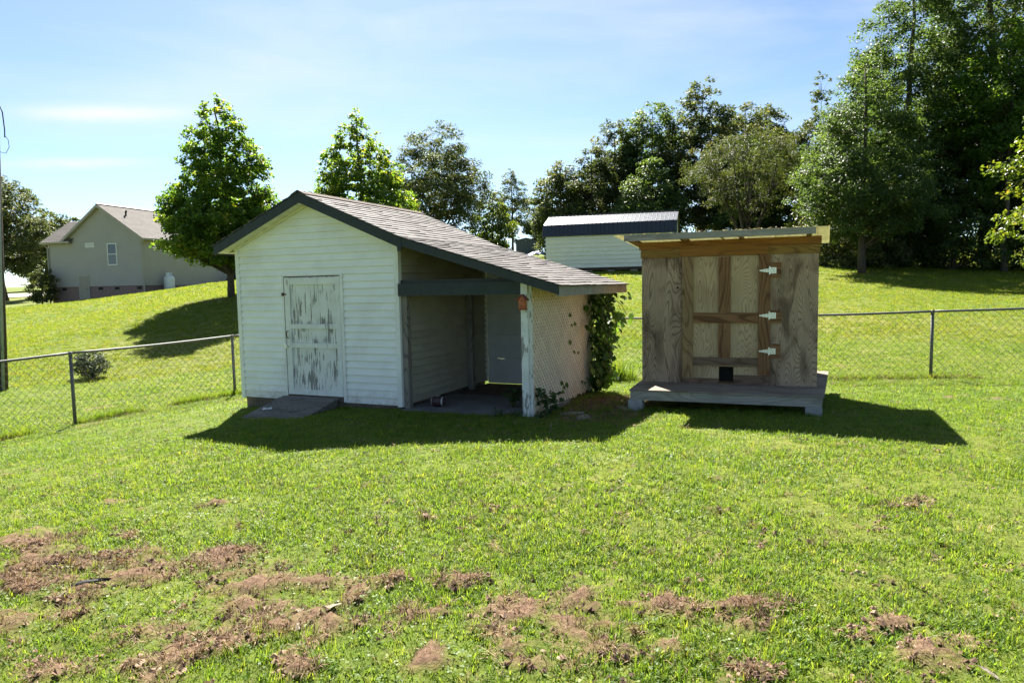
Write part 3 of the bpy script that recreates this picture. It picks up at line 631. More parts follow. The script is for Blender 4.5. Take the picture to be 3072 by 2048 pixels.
for a, b in ((.113, .5690), (.5725, .9975), (1.0, 1.3965), (1.399, 2.2)):
    zt = b
    prism('back_panel', [(.0245, D, a), (PPOS - .02, D, a), (PPOS - .02, D, min(b, roof_z(PPOS) - .04)), (.0245, D, b if b < 1.9 else 2.55)], (0, .012, 0), M['panel_grey'], shed)
for zz_ in (.9985, 1.3975): box('light_stop_strip', .026, PPOS - .03, D + .013, D + .03, zz_ - .04, zz_ + .04, M['skid'], shed)  # strips added behind the seams, out of view, to stop light leaking through
for ua, ub in ((.026, .2), (.36, PPOS - .03)): box('light_stop_strip', ua, ub, D + .013, D + .03, .53, .61, M['skid'], shed)  # gap left so light still shows through part of this seam
box('light_stop_strip', .0245, .0245 + .05, D + .013, D + .03, .15, 2.4, M['skid'], shed)
# lattice: two crossed layers of thin slats, each slat clipped to the opening
def lattice(u, v0, v1, z0, z1, per=.066, w_=.039, t=.005):
    def clip(poly, ax, val, keep_less):
        outp = []
        for i in range(len(poly)):
            p, q = poly[i], poly[(i + 1) % len(poly)]
            ip = (p[ax] <= val) == keep_less or p[ax] == val; iq = (q[ax] <= val) == keep_less or q[ax] == val
            if ip: outp.append(p)
            if ip != iq:
                k = (val - p[ax]) / (q[ax] - p[ax]); outp.append((p[0] + (q[0] - p[0]) * k, p[1] + (q[1] - p[1]) * k))
        return outp
    c = math.sqrt(.5)
    for sgn in (1, -1):
        lo = -3.5; i = 0
        ds = np.arange(-2.6, 5.2, per)
        for d in ds:
            # line: points p with (v*c - sgn*z*c) = d ; direction (c, sgn*c)
            bx, by = d * c, -sgn * d * c
            dirv = np.array([c, sgn * c]); nv = np.array([c, -sgn * c]) * w_ / 2
            j = random.uniform(-.003, .003)
            p0 = np.array([bx, by]) - dirv * 6 + nv * (j / w_); p1 = p0 + dirv * 12
            poly = [tuple(p0 - nv), tuple(p1 - nv), tuple(p1 + nv), tuple(p0 + nv)]
            for ax, val, less in ((0, v1, True), (0, v0, False), (1, z1, True), (1, z0 + random.uniform(-.03, .02), False)):
                if len(poly) >= 3: poly = clip(poly, ax, val, less)
            if len(poly) < 3: continue
            a_ = [p for p in poly]
            if max(p[0] for p in a_) - min(p[0] for p in a_) < .05: continue
            uu = u + (0 if sgn > 0 else t + .0006)
            prism('lattice_slat', [(uu, p[0], p[1]) for p in a_], (t, 0, 0), M['lattice'], shed)
lattice(PPOS + .052, .05, D - .02, .12, roof_z(PPOS + .05) - .07)
box('lattice_stop', PPOS + .05, PPOS + .085, -.0, .048, .12, roof_z(PPOS + .05) - .13, M['post_paint'], shed)

# ramp up to the door
ramp_o = empty('door_ramp', (*loc2w(SHED, -1.63, -.5), 0), -SHED[2], 'dark weathered plank ramp leading up to the white shed door', 'ramp')
nP = 11; v0_, v1_ = -.5, .465; zA, zB_ = .035, .235
for i in range(nP):
    a = v0_ + (v1_ - v0_) * i / nP; b = v0_ + (v1_ - v0_) * (i + 1) / nP - .014
    za = zA + (zB_ - zA) * i / nP; zb_ = zA + (zB_ - zA) * (i + .93) / nP; j = random.uniform(-.012, .012); za += random.uniform(-.004, .004)
    prism('plank', [(-.54 + j, a, za), (.53 + j, a, za + .004), (.53 + j, b, zb_ + .004), (-.54 + j, b, zb_)], (0, 0, -.022), M['ramp'], ramp_o)
for u in (-.5, .46):
    prism('stringer', [(u, v0_ + .02, zA - .026), (u, v1_, zB_ - .03), (u, v1_, zB_ - .14), (u, v0_ + .02, zA - .07)], (.04, 0, 0), M['ramp'], ramp_o)
# scrap of paper on the ramp
sx, sy = loc2w(SHED, -2.0, -.62)
o = mesh('paper_scrap', [(-.05, -.03, 0), (.03, -.035, .012), (.085, -.02, .004), (.08, .035, .02), (.02, .03, .006), (-.04, .025, .018)], [(0, 1, 4, 5), (1, 2, 3, 4)], M['white'])
o.location = (sx, sy, .118); o.rotation_euler = (R(8), 0, .1); tag(o, 'crumpled white scrap of paper lying on the dark plank ramp', 'paper')
md = o.modifiers.new('s', 'SOLIDIFY'); md.thickness = .002
# birdhouse on the lean-to post
bx, by = loc2w(SHED, PPOS, -.05)
bh = empty('birdhouse', (bx, by, 1.57), -SHED[2], 'small terracotta red birdhouse mounted on the white lean-to post', 'birdhouse')
prism('body', [(-.042, -.085, .02), (.042, -.085, .02), (.042, -.085, .145), (0, -.085, .185), (-.042, -.085, .145)], (0, .083, 0), M['red_paint'], bh)
for s in (-1, 1):
    prism('roof', [(0, -.105, .205), (s * .08, -.105, .132), (s * .075, -.105, .122), (0, -.105, .19)], (0, .104, 0), M['red_roof'], bh)
box('floor', -.045, .045, -.1, -.001, .0, .018, M['red_roof'], bh)
hb = MB(); hb.tube([(0.008, -.0865, .12), (0.008, -.083, .12)], .009, 10); hb.build('entrance_hole', M['black'], bh)
hb = MB(); hb.tube([(0, -.086, .05), (0, -.12, .05)], .012, 8); hb.build('perch', M['red_paint'], bh)
# football on the slab
fx, fy = loc2w(SHED, .42, .32)
fb = empty('football', (fx, fy, .125 + .082), -SHED[2] + .12, 'dark brown football with two white stripes lying on the lean-to slab', 'football')
V = []; F_ = []; ns, kk = 20, 18
for i in range(ns + 1):
    t = -1 + 2 * i / ns; r_ = .082 * max(0, 1 - abs(t) ** 2.1) ** .85
    for j in range(kk): q = 2 * math.pi * j / kk; V.append((t * .14, r_ * math.cos(q), r_ * math.sin(q)))
for i in range(ns):
    for j in range(kk): F_.append((i * kk + j, i * kk + (j + 1) % kk, (i + 1) * kk + (j + 1) % kk, (i + 1) * kk + j))
mesh('skin', V, F_, M['ball'], fb, True)
for s in (-1, 1):
    sb = MB(); k2 = 18; vv = []
    for t in (.52, .62):
        r_ = .0825 * (1 - t ** 2.1) ** .85 + .0015
        for j in range(k2): q = 2 * math.pi * j / k2; vv.append((s * t * .14, r_ * math.cos(q), r_ * math.sin(q)))
    sb.add(vv, [(j, (j + 1) % k2, k2 + (j + 1) % k2, k2 + j) for j in range(k2)]); sb.build('stripe', M['panel_grey'], fb, True)
lb = MB()
for i in range(5): lb.box(-.03 + i * .013, -.024 + i * .013, -.014, .014, .0815, .085)
lb.box(-.036, .036, -.002, .002, .0815, .0845); lb.build('laces', M['white'], fb)

# ------------------------------------------------------------------ the wooden coop
coop = empty('wooden_coop', (COOP[0], COOP[1], 0), -COOP[2], 'unpainted plywood coop with framed door and slanted roof on a low deck', 'coop')
CW, CD, CZ0, CZ1 = 2.445, 1.75, .396, 2.262
def cb(name, u0, u1, z1, z0, v0, v1, mat, parent=None): return box(name, u0, u1, v0, v1, z0, z1, M[mat], parent or coop)
cb('plywood_panel', 0, .592, CZ1, CZ0, -.002, .012, 'plywood'); cb('plywood_panel', 1.80, CW, CZ1 + .004, CZ0, -.002, .012, 'plywood')
for n, u in (('side_panel', 0.0), ('side_panel', CW - .012)):
    prism(n, [(u, .013, CZ0), (u, CD, CZ0), (u, CD, 2.36), (u, .013, 2.47)], (.012, 0, 0), M['plywood'], coop)
cb('back_panel', .013, CW - .013, 2.36, CZ0, CD - .012, CD, 'plywood')
# door
dr = cb('door', .60, 1.822, CZ1, .655, -.004, .008, 'ply_pale')
cb('door_panel', .602, 1.125, .652, .40, -.004, .008, 'ply_pale', dr); cb('door_panel', 1.328, 1.822, .652, .41, -.004, .008, 'ply_pale', dr)
cb('stile', .600, .755, 2.268, .478, -.040, -.005, 'tan_v', dr); cb('stile', 1.117, 1.281, 2.248, 1.4425, -.034, -.005, 'brown_v', dr); cb('stile', 1.117, 1.281, 1.2935, .788, -.034, -.005, 'brown_v', dr)
cb('stile', 1.663, 1.822, 2.268, .545, -.040, -.005, 'brown_v', dr)
cb('rail', .756, 1.662, 1.442, 1.294, -.037, -.005, 'brown_h', dr); cb('rail', .756, 1.662, .787, .672, -.036, -.005, 'dull_h', dr)
cb('rail', .602, 1.125, .477, .366, -.038, -.005, 'dull_h', dr); cb('rail', 1.328, 1.822, .535, .40, -.038, -.005, 'dull_h', dr)
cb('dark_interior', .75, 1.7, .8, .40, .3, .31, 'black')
for z1, z0 in ((2.15, 1.938), (1.474, 1.294), (.993, .794)): cb('hinge_block', 1.824, 1.962, z1, z0, -.038, -.003, 'brown_h')
for zc in (2.037, 1.40, .892):
    hg = MB()
    hg.add([(1.675, -.046, zc - .008), (1.675, -.046, zc + .008), (1.80, -.046, zc + .03), (1.80, -.046, zc - .03), (1.675, -.0415, zc - .008), (1.675, -.0415, zc + .008), (1.80, -.0415, zc + .03), (1.80, -.0415, zc - .03)], BF)
    hg.box(1.80, 1.818, -.052, -.04, zc - .058, zc + .058); hg.box(1.818, 1.898, -.045, -.0385, zc - .042, zc + .042)
    hi = hg.build('hinge', M['zinc'], coop)
    for (du, dz) in ((-.1, 0), (-.055, 0), (-.02, .016), (-.02, -.016), (.03, .025), (.03, -.025), (.065, .025), (.065, -.025), (.05, 0)):
        sc = MB(); sc.tube([(1.808 + du, -.048 if du < 0 else -.047, zc + dz), (1.808 + du, -.044, zc + dz)], .0055, 6); sc.build('screw', M['rust'], hi)
# header boards
cb('header_board', .568, 1.783, 2.424, 2.27, -.05, -.014, 'orange_h')
cb('header_board', -.012, .567, 2.385, 2.264, -.03, -.003, 'yellow_h'); cb('header_board', 1.785, CW + .01, 2.385, 2.268, -.03, -.003, 'yellow_h')
cb('header_board', -.04, CW + .03, 2.50, 2.388, -.012, .03, 'orange_h')
hb = MB(); hb.tube([(.53, -.004, 1.815), (.53, .001, 1.815)], .017, 10); hb.build('knot_hole', M['black'], coop)
hb = MB(); hb.tube([(.622, -.042, 1.78), (.622, -.062, 1.785), (.625, -.066, 1.76), (.622, -.06, 1.735), (.618, -.05, 1.70)], .006, 6); hb.build('hook', M['rust'], coop)
for uu, z0, z1, st in ((.06, .5, 2.2, .28), (2.39, .5, 2.2, .28), (.676, .6, 2.2, .4), (1.2, .85, 2.2, .33), (1.742, .6, 2.2, .36)):
    zz_ = z0
    while zz_ < z1:
        sc = MB(); yv = -.0025 if uu in (.06, 2.39) else (-.0345 if uu == 1.2 else -.0405); sc.tube([(uu + random.uniform(-.02, .02), yv - .0015, zz_), (uu, yv + .004, zz_)], .006, 6); sc.build('nail_head', M['rust'], coop); zz_ += st * random.uniform(.8, 1.2)
# deck: frame, plywood top, joists
cb('deck_frame', -.02, 2.455, .372, .249, -.83, -.79, 'grey_wood'); box('deck_frame', -.02, .02, -.789, CD + .1, .249, .372, M['grey_wood'], coop)
prism('deck_frame', [(2.43, -.789, .249), (2.47, -.789, .249), (2.66, CD + .1, .249), (2.62, CD + .1, .249)], (0, 0, .123), M['grey_wood'], coop)
for k in range(3): box('joist', .5 + k * .6, .54 + k * .6, -.789, CD, .255, .37, M['skid'], coop)
prism('deck_top', [(-.035, -.845, .374), (2.49, -.845, .374), (2.715, CD + .12, .374), (-.035, CD + .12, .374)], (0, 0, .021), M['ply_floor'], coop)
# roof: corrugated sheets over a grey front rafter
def corrugated(name, u0, u1, e0, e1, v0, v1, z0, z1, mat, parent, pitch=.19, amp=.016):
    n = int((u1 - u0) / (pitch / 8)); V = []; F_ = []
    for k, v in enumerate((v0, (v0 + v1) / 2, v1)):
        for i in range(n + 1):
            f = i / n; a = u0 + (u1 - u0) * f; b = u0 + e0 + (u1 + e1 - u0 - e0) * f; u = a + (b - a) * (v - v0) / (v1 - v0)
            ph = ((a / pitch) % 1); bump = amp * max(0, 1 - abs(ph - .5) / .17) + amp * .25 * max(0, 1 - abs(ph - .0) / .08)
            V.append((u, v, z0 + (z1 - z0) * (v - v0) / (v1 - v0) + bump))
    for k in range(2):
        for i in range(n): F_.append((k * (n + 1) + i, k * (n + 1) + i + 1, (k + 1) * (n + 1) + i + 1, (k + 1) * (n + 1) + i))
    o = mesh(name, V, F_, mat, parent); sd = o.modifiers.new('t', 'SOLIDIFY'); sd.thickness = .003
    return o
corrugated('roof_sheet', -.36, 1.1, 0.02, .1, -.33, 1.95, 2.598, 2.487, M['sheet'], coop)
corrugated('roof_sheet', 1.06, 2.555, .1, .14, -.33, 1.95, 2.603, 2.492, M['sheet'], coop)
prism('roof_rafter', [(-.195, -.365, 2.598), (2.385, -.365, 2.598), (2.385, -.365, 2.508), (-.195, -.365, 2.508)], (0, .04, 0), M['grey_wood'], coop)
for u in (-.15, .6, 1.4, 2.3):
    prism('roof_rafter', [(u, -.324, 2.593), (u, 1.93, 2.475), (u, 1.93, 2.39), (u, -.324, 2.505)], (.04, 0, 0), M['tan_v'], coop)
# leaf litter lying on the roof
ll = MB()
for i in range(60):
    u = random.uniform(.4, 2.3); v = random.uniform(-.33, .1); z_ = 2.622 - (v + .4) * .053; s = random.uniform(.012, .03); a = random.uniform(0, 6.3)
    ll.add([(u + s * math.cos(a), v + s * math.sin(a), z_), (u - s * .5 * math.sin(a), v + s * .5 * math.cos(a), z_ + .006), (u - s * math.cos(a), v - s * math.sin(a), z_ + .012), (u + s * .5 * math.sin(a), v - s * .5 * math.cos(a), z_)], [(0, 1, 2, 3)])
tag(ll.build('leaf_litter', M['dry_leaf'], None), 'dry leaf litter scattered on the roof of the wooden coop', 'leaf litter', kind='stuff').location = (COOP[0], COOP[1], 0)
bpy.data.objects['leaf_litter'].rotation_euler = (0, 0, -COOP[2])
# blocks carrying the deck
for u, v, lab in ((-.05, -.84, 'grey concrete block under the front corner of the coop deck beside the bare earth'), (2.27, -.84, 'grey concrete block under the front corner of the coop deck in the deck shadow'), (-.05, 1.5, 'grey concrete block under the rear corner of the coop deck, nearer the lattice'), (2.42, 1.5, 'grey concrete block under the rear corner of the coop deck, farther from the lattice')):
    x, y = loc2w(COOP, u, v); zg = h(x, y) - .05
    b = MB(); b.box(0, .2, 0, .025, 0, .248 - zg); b.box(0, .2, .175, .2, 0, .248 - zg); b.box(0, .03, .0255, .1745, 0, .248 - zg); b.box(.17, .2, .0255, .1745, 0, .248 - zg); b.box(.0305, .1695, .09, .11, 0, .248 - zg)
    o = b.build('concrete_block', M['block']); o.location = (x, y, zg); o.rotation_euler = (0, 0, -COOP[2]); tag(o, lab, 'block', 'blocks carrying the coop deck')

# ------------------------------------------------------------------ chain-link fence
def fence(P, label, wires_to=None, dia=.062):
    """P: list of (x, y) posts; each bay gets its rail and fabric"""
    root = empty('chain_link_fence', (P[0][0], P[0][1], 0), 0, label, 'fence')
    ox, oy = P[0]
    H = 1.2
    for x, y in P:
        g = h(x, y); t = MB(); t.tube([(x - ox, y - oy, g - .2), (x - ox, y - oy, g + H - .0)], .028, 10); t.tube([(x - ox, y - oy, g + H - .045), (x - ox, y - oy, g + H + .035)], .032, 10); t.build('post', M['galv'], root, True)
    for i in range(len(P) - 1):
        (xa, ya), (xb, yb) = P[i], P[i + 1]; Ld = math.hypot(xb - xa, yb - ya); n = 10
        pts = []
        for k in range(n + 1):
            f = k / n; x, y = xa + (xb - xa) * f, ya + (yb - ya) * f; zl = h(xa, ya) * (1 - f) + h(xb, yb) * f
            pts.append((x - ox, y - oy, zl + H + .012 - .018 * math.sin(math.pi * f)))
        t = MB(); t.tube(pts, .021, 8); t.build('top_rail', M['galv'], root, True)
        t = MB(); nw = int(Ld / dia)
        for s in (0, 1):
            for k in range(-int(H / dia) - 1, nw + 1):
                q = []
                # each wire zigzags between neighbouring columns
                pass
        nr = int((H - .06) / (dia * 1.0))
        for k in range(nw):
            q = []
            for j in range(nr + 1):
                f = (k + (j % 2 if k % 2 == 0 else (j + 1) % 2) * 1.0) / nw
                f = min(max((k + ((j + k) % 2)) / nw, 0), 1)
                x, y = xa + (xb - xa) * f, ya + (yb - ya) * f; zl = h(xa, ya) * (1 - f) + h(xb, yb) * f
                q.append(((x - ox) , (y - oy) + (.004 if (j + k) % 2 else -.004), zl + .03 + (H - .03 - .02 * math.sin(math.pi * f)) * j / nr))
            t.tube(q, .0036, 3, False)
        t.build('chain_mesh', M['wire'], root, kind='stuff')
    return root
dL = np.array([-1.67, -2.52])
corner = (-4.58, 15.62)
fence([(-5.7 + dL[0] * 1.99, 13.88 + dL[1] * 1.99), (-7.38, 11.36), (-5.7, 13.88), corner], 'galvanised chain-link fence running downhill past the shrub beside the white shed')
pr = (7.63, 12.36); dr_ = np.array([3.05 * .966, -3.05 * .247])
fence([corner, (-1.13, 14.74), (1.8, 13.9), (4.72, 13.12), pr, (pr[0] + dr_[0], pr[1] + dr_[1]), (pr[0] + 2 * dr_[0], pr[1] + 2 * dr_[1])], 'galvanised chain-link fence running behind the wooden coop')

# ------------------------------------------------------------------ the neighbour's house
house = empty('house', (HOUSE[0], HOUSE[1], 0), -HOUSE[2], 'taupe vinyl-sided house with brick foundation and grey shingle gable roof', 'house')
HW, HD = 8.56, 15.0
def lapwall(name, poly_fn, A, B, outv, z0, z1, lap, mat, parent, hole=None):
    mb = MB(); z = z0; o = np.array(outv, float)
    A = np.array(A, float); B = np.array(B, float)
    while z < z1 - .01:
        zz = min(z + lap, z1); f0, f1 = poly_fn(z); g0, g1 = poly_fn(zz)
        if f1 - f0 > .01:
            P = lambda f, zz_, t: (*(A + (B - A) * f + o[:2] * t), zz_)
            mb.add([P(f0, z, .0), P(f1, z, .0), P(g1, zz, .0), P(g0, zz, 0), P(f0, z, .034), P(f1, z, .034), P(g1, zz, .004), P(g0, zz, .004)], BF)
        z = zz
    return mb.build(name, mat, parent, kind='stuff')
UP, ZP, ZE = 5.036, 8.28, 5.75
def gable(z):
    if z <= ZE: return 0, 1
    k = (ZP - z) / (ZP - ZE); return max((UP - (UP - 1.6) * k) / HW, 0), min((UP + (HW + .1 - UP) * k) / HW, 1)
lapwall('gable_wall', gable, (0, 0), (HW, 0), (0, -1), 2.48, ZP, .114, M['house_siding'], house)
lapwall('side_wall', lambda z: (0, 1), (HW, 0), (HW, HD), (1, 0), 2.48, ZE, .114, M['house_siding'], house)
lapwall('side_wall', lambda z: (0, 1), (0, HD), (0, 0), (-1, 0), 2.48, ZE, .114, M['house_siding'], house)
lapwall('rear_wall', lambda z: (0, 1), (HW, HD), (0, HD), (0, 1), 2.48, ZE, .114, M['house_siding'], house)
box('brick_foundation', .04, HW - .04, .04, HD - .04, -.5, 2.478, M['brick'], house)
for a, b in ((-.02, .1), (HW - .1, HW + .03)): box('corner_trim', a, b, -.04, .0, 2.47, ZE - .02, M['house_trim'], house)
# window
wz0, wz1, wu0, wu1 = 4.06, 5.52, 5.56, 6.28
wn = MB()
for a, b, c, d in ((wu0 - .07, wu1 + .07, wz0 - .08, wz0), (wu0 - .07, wu1 + .07, wz1, wz1 + .07), (wu0 - .07, wu0, wz0, wz1), (wu1, wu1 + .07, wz0, wz1), (wu0, wu1, (wz0 + wz1) / 2 - .025, (wz0 + wz1) / 2 + .025)): wn.box(a, b, -.06, -.0, c, d)
wnd = wn.build('window', M['white'], house)
box('pane', wu0, wu1, -.03, -.022, wz0, (wz0 + wz1) / 2 - .026, M['glass'], wnd); box('pane', wu0, wu1, -.042, -.034, (wz0 + wz1) / 2 + .026, wz1, M['glass'], wnd)
vt = box('gable_vent', 3.5, 4.31, -.045, .0, 5.34, 5.68, M['white'], house)
for k in range(5): box('louvre', 3.56, 4.25, -.058, -.046, 5.385 + k * .055, 5.415 + k * .055, M['panel_grey'], vt)
cdoor = box('crawl_door', 2.74, 3.6, -.045, .039, 1.45, 3.24, M['house_door'], house)
for a, b, c, d in ((2.68, 2.74, 1.4, 3.3), (3.6, 3.66, 1.4, 3.3), (2.74, 3.6, 3.24, 3.3)): box('door_casing', a, b, -.055, .03, c, d, M['house_trim'], cdoor)
hb = MB(); hb.tube([(3.5, -.05, 2.3), (3.5, -.1, 2.3)], .035, 8); hb.build('knob', M['galv'], cdoor)
for k in (1.0, 4.4, 5.9, 7.9): box('foundation_vent', k, k + .4, .02, .039, 2.2, 2.4, M['black'], house)
# roofs
def slope(name, pts, tint, n=1):
    """roof plane pts: eave left, eave right, ridge right, ridge left"""
    a, b, c, d = (np.array(p, float) for p in pts); Ls = np.linalg.norm(d - a); rows_ = int(Ls / .14)
    V = []; Q = []; T = []; nn = np.cross(b - a, d - a); nn /= np.linalg.norm(nn); nn *= np.sign(nn[2])
    r = np.random.default_rng(3)
    for i in range(rows_):
        f, g = i / rows_, (i + 1) / rows_
        e0, e1 = a + (d - a) * f, b + (c - b) * f; t0, t1 = a + (d - a) * g, b + (c - b) * g
        m2 = max(1, int(np.linalg.norm(e1 - e0) / .9))
        for k in range(m2):
            k0, k1 = k / m2, (k + 1) / m2; q = len(V)
            V += [e0 + (e1 - e0) * k0 + nn * .02, e0 + (e1 - e0) * k1 + nn * .02, t0 + (t1 - t0) * k1, t0 + (t1 - t0) * k0, e0 + (e1 - e0) * k0 - nn * .01, e0 + (e1 - e0) * k1 - nn * .01]
            Q += [(q, q + 1, q + 2, q + 3), (q + 4, q + 5, q + 1, q)]; T += [min(max(r.normal(.5, .16), 0), 1)] * 6
    o = mesh(name, V, Q, M['house_roof'], house); o['kind'] = 'stuff'
    at = o.data.attributes.new('tint', 'FLOAT', 'POINT'); at.data.foreach_set('value', T)
    return o
ov = .35; zr_ = ZP + .14; sr = (zr_ - 5.86) / (HW + ov - UP)
slope('roof_slope', [(HW + ov, -.32, 5.86), (HW + ov, HD + .3, 5.86), (UP, HD + .3, zr_), (UP, -.32, zr_)], .5)
slope('roof_slope', [(1.45, -.32, 5.86), (1.45, HD + .3, 5.86), (UP, HD + .3, zr_), (UP, -.32, zr_)], .5)
slope('roof_slope', [(-.36, -.34, 5.84), (2.3, -.34, 5.84), (3.9, 2.3, 7.6), (-.36, 2.3, 7.6)], .5)
slope('roof_slope', [(-.36, 5.0, 5.84), (2.3, 5.0, 5.84), (3.9, 2.3, 7.6), (-.36, 2.3, 7.6)], .5)
prism('wing_gable', [(-.02, .0, 5.75), (-.02, 4.7, 5.75), (-.02, 2.3, 7.5)], (.03, 0, 0), M['house_siding'], house)
for ua, za, ub, zb_ in ((HW + ov, 5.86, UP, zr_), (1.45, 5.86, UP, zr_)):
    prism('rake_board', [(ua, -.335, za - .02), (ub, -.335, zb_ - .02), (ub, -.335, zb_ - .2), (ua, -.335, za - .2)], (0, .03, 0), M['house_trim'], house)
    prism('rake_soffit', [(ua, -.304, za - .19), (ub, -.304, zb_ - .19), (ub, -.022, zb_ - .19), (ua, -.022, za - .19)], (0, 0, .02), M['house_trim'], house)
box('gutter', HW + ov, HW + ov + .12, -.3, HD + .3, 5.72, 5.85, M['house_trim'], house)
box('gutter', -.36, 2.4, -.46, -.35, 5.71, 5.83, M['house_trim'], house)
box('eave_soffit', -.36, 2.3, -.34, -.022, 5.68, 5.7, M['house_trim'], house)
box('eave_soffit', HW + .03, HW + ov, -.3, HD + .3, 5.68, 5.7, M['house_trim'], house)
for q in ([(HW + ov + .06, -.24, 5.72), (HW + .12, -.2, 5.45), (HW + .1, -.1, 5.3), (HW + .1, -.1, 2.0), (HW + .2, -.25, 1.85)], [(-.1, -.4, 5.72), (.0, -.1, 5.4), (.0, -.1, 1.4), (.1, -.3, 1.25)]):
    t = MB(); t.tube(q, .055, 6); t.build('downspout', M['house_trim'], house)
t = MB(); t.tube([(6.15, 1.2, 7.45), (6.15, 1.2, 7.95)], .06, 8); t.tube([(6.15, 1.2, 7.9), (6.3, 1.1, 8.0)], .07, 8); t.build('vent_pipe', M['black'], house)
t = MB(); t.tube([(UP, -.3, zr_ + .02), (UP, HD, zr_ + .02)], .07, 6); t.build('ridge_cap', M['house_trim'], house)

# propane tank and what stands along the house wall
def at_house(u, v): x, y = loc2w(HOUSE, u, v); return x, y, h(x, y)
x, y, g = at_house(9.1, 1.85)
tk = empty('propane_tank', (x, y, max(g, 1.98)), 0, 'upright white propane tank beside the taupe house wall', 'propane tank')
lathe('shell', [(.05, .06), (.3, .08), (.375, .2), (.38, .35), (.38, .88), (.37, 1.0), (.3, 1.12), (.18, 1.2), (.02, 1.23)], M['tank'], tk, 24)
lathe('foot_ring', [(.26, 0), (.26, .12), (.24, .12), (.24, 0)], M['rust'], tk, 20)
col_ = MB()
for a in range(0, 300, 20): 
    q0, q1 = R(a), R(a + 20)
    for (r0) in (.19,): col_.add([(r0 * math.cos(q0), r0 * math.sin(q0), 1.17), (r0 * math.cos(q1), r0 * math.sin(q1), 1.17), (r0 * math.cos(q1), r0 * math.sin(q1), 1.4), (r0 * math.cos(q0), r0 * math.sin(q0), 1.4), (.205 * math.cos(q0), .205 * math.sin(q0), 1.17), (.205 * math.cos(q1), .205 * math.sin(q1), 1.17), (.205 * math.cos(q1), .205 * math.sin(q1), 1.4), (.205 * math.cos(q0), .205 * math.sin(q0), 1.4)], BF)
col_.build('collar', M['tank'], tk)
x, y, g = at_house(9.6, 8.6)
gr = empty('barbecue_grill', (x, y, g), -HOUSE[2], 'black barbecue grill standing against the taupe house beside a pale bin', 'grill')
box('cabinet', -.5, .5, -.3, .3, .12, .75, M['black'], gr); prism('lid', [(-.45, -.3, .76), (-.45, .3, .76), (-.45, .28, 1.05), (-.45, .1, 1.2), (-.45, -.2, 1.12)], (.9, 0, 0), M['black'], gr)
for a in (-.45, .41):
    for b in (-.27, .23): box('leg', a, a + .04, b, b + .04, 0, .12, M['rust'], gr)
x, y, g = at_house(9.7, 11.3)
bn = empty('storage_bin', (x, y, g), -HOUSE[2], 'pale blue grey wheeled bin standing beyond the black grill', 'bin')
prism('body', [(-.7, -.35, .08), (.7, -.35, .08), (.8, -.4, 1.15), (-.8, -.4, 1.15)], (0, .8, 0), M['bin'], bn); box('lid', -.84, .84, -.44, .46, 1.152, 1.26, M['bin'], bn)
for a in (-.6, .6):
    t = MB(); t.tube([(a - .04, -.38, .1), (a + .04, -.38, .1)], .1, 12); t.build('wheel', M['black'], bn)
x, y, g = at_house(9.9, 9.6)
bk = empty('bucket', (x, y, g), 0, 'small white bucket standing in front of the black grill', 'bucket')
lathe('pail', [(.13, 0), (.16, .36), (.165, .38), (.15, .38), (.125, .02)], M['white'], bk, 16)
t = MB(); t.tube([(-.16, 0, .34), (-.1, 0, .44), (0, 0, .48), (.1, 0, .44), (.16, 0, .34)], .008, 5); t.build('handle', M['galv'], bk)
x, y, g = at_house(9.0, 6.7)
st = box('concrete_step', -.5, .6, -.3, .3, -.2, .22, M['slab']); st.location = (x, y, g); st.rotation_euler = (0, 0, -HOUSE[2]); tag(st, 'low concrete step against the taupe house wall', 'step')

# ------------------------------------------------------------------ cream barn-roofed shed on blocks
barn = empty('storage_barn', (BARN[0], BARN[1], 0), -BARN[2], 'cream sided storage barn with charcoal metal gambrel roof raised on blocks', 'barn')
BL, BW, B0, BE, BK, BR = 7.32, 3.5, 2.86, 4.69, 5.34, 6.0
rows((0, 0), (BL, 0), (0, -1, 0), BE, M['cream_siding'], barn, .23, B0, t=.045)
rows((BL, .0), (BL, BW), (1, 0, 0), BE, M['cream_siding'], barn, .23, B0, t=.045)
rows((0, BW), (0, 0), (-1, 0, 0), BE, M['cream_siding'], barn, .23, B0, t=.045)
rows((BL, BW), (0, BW), (0, 1, 0), BE, M['cream_siding'], barn, .23, B0, t=.045)
for u in (0, BL - .03):
    prism('gable_panel', [(u, .03, BE), (u, BW - .03, BE), (u, BW - .2, BK - .03), (u, BW / 2, BR - .06), (u, .2, BK - .03)], (.03, 0, 0), M['cream_siding'], barn)
for u in (-.025, BL - .05): box('corner_trim', u, u + .08, -.03, -.002, B0, BE, M['dark_trim'], barn)
for v in (.2, BW / 2 - .07, BW - .34): box('skid', .0, BL, v, v + .14, B0 - .16, B0 - .005, M['skid'], barn)
box('floor_rim', 0.005, BL - .005, .005, BW - .005, B0 - .004, B0 + .02, M['skid'], barn)
np_ = 8; pw = (BL + .2) / np_
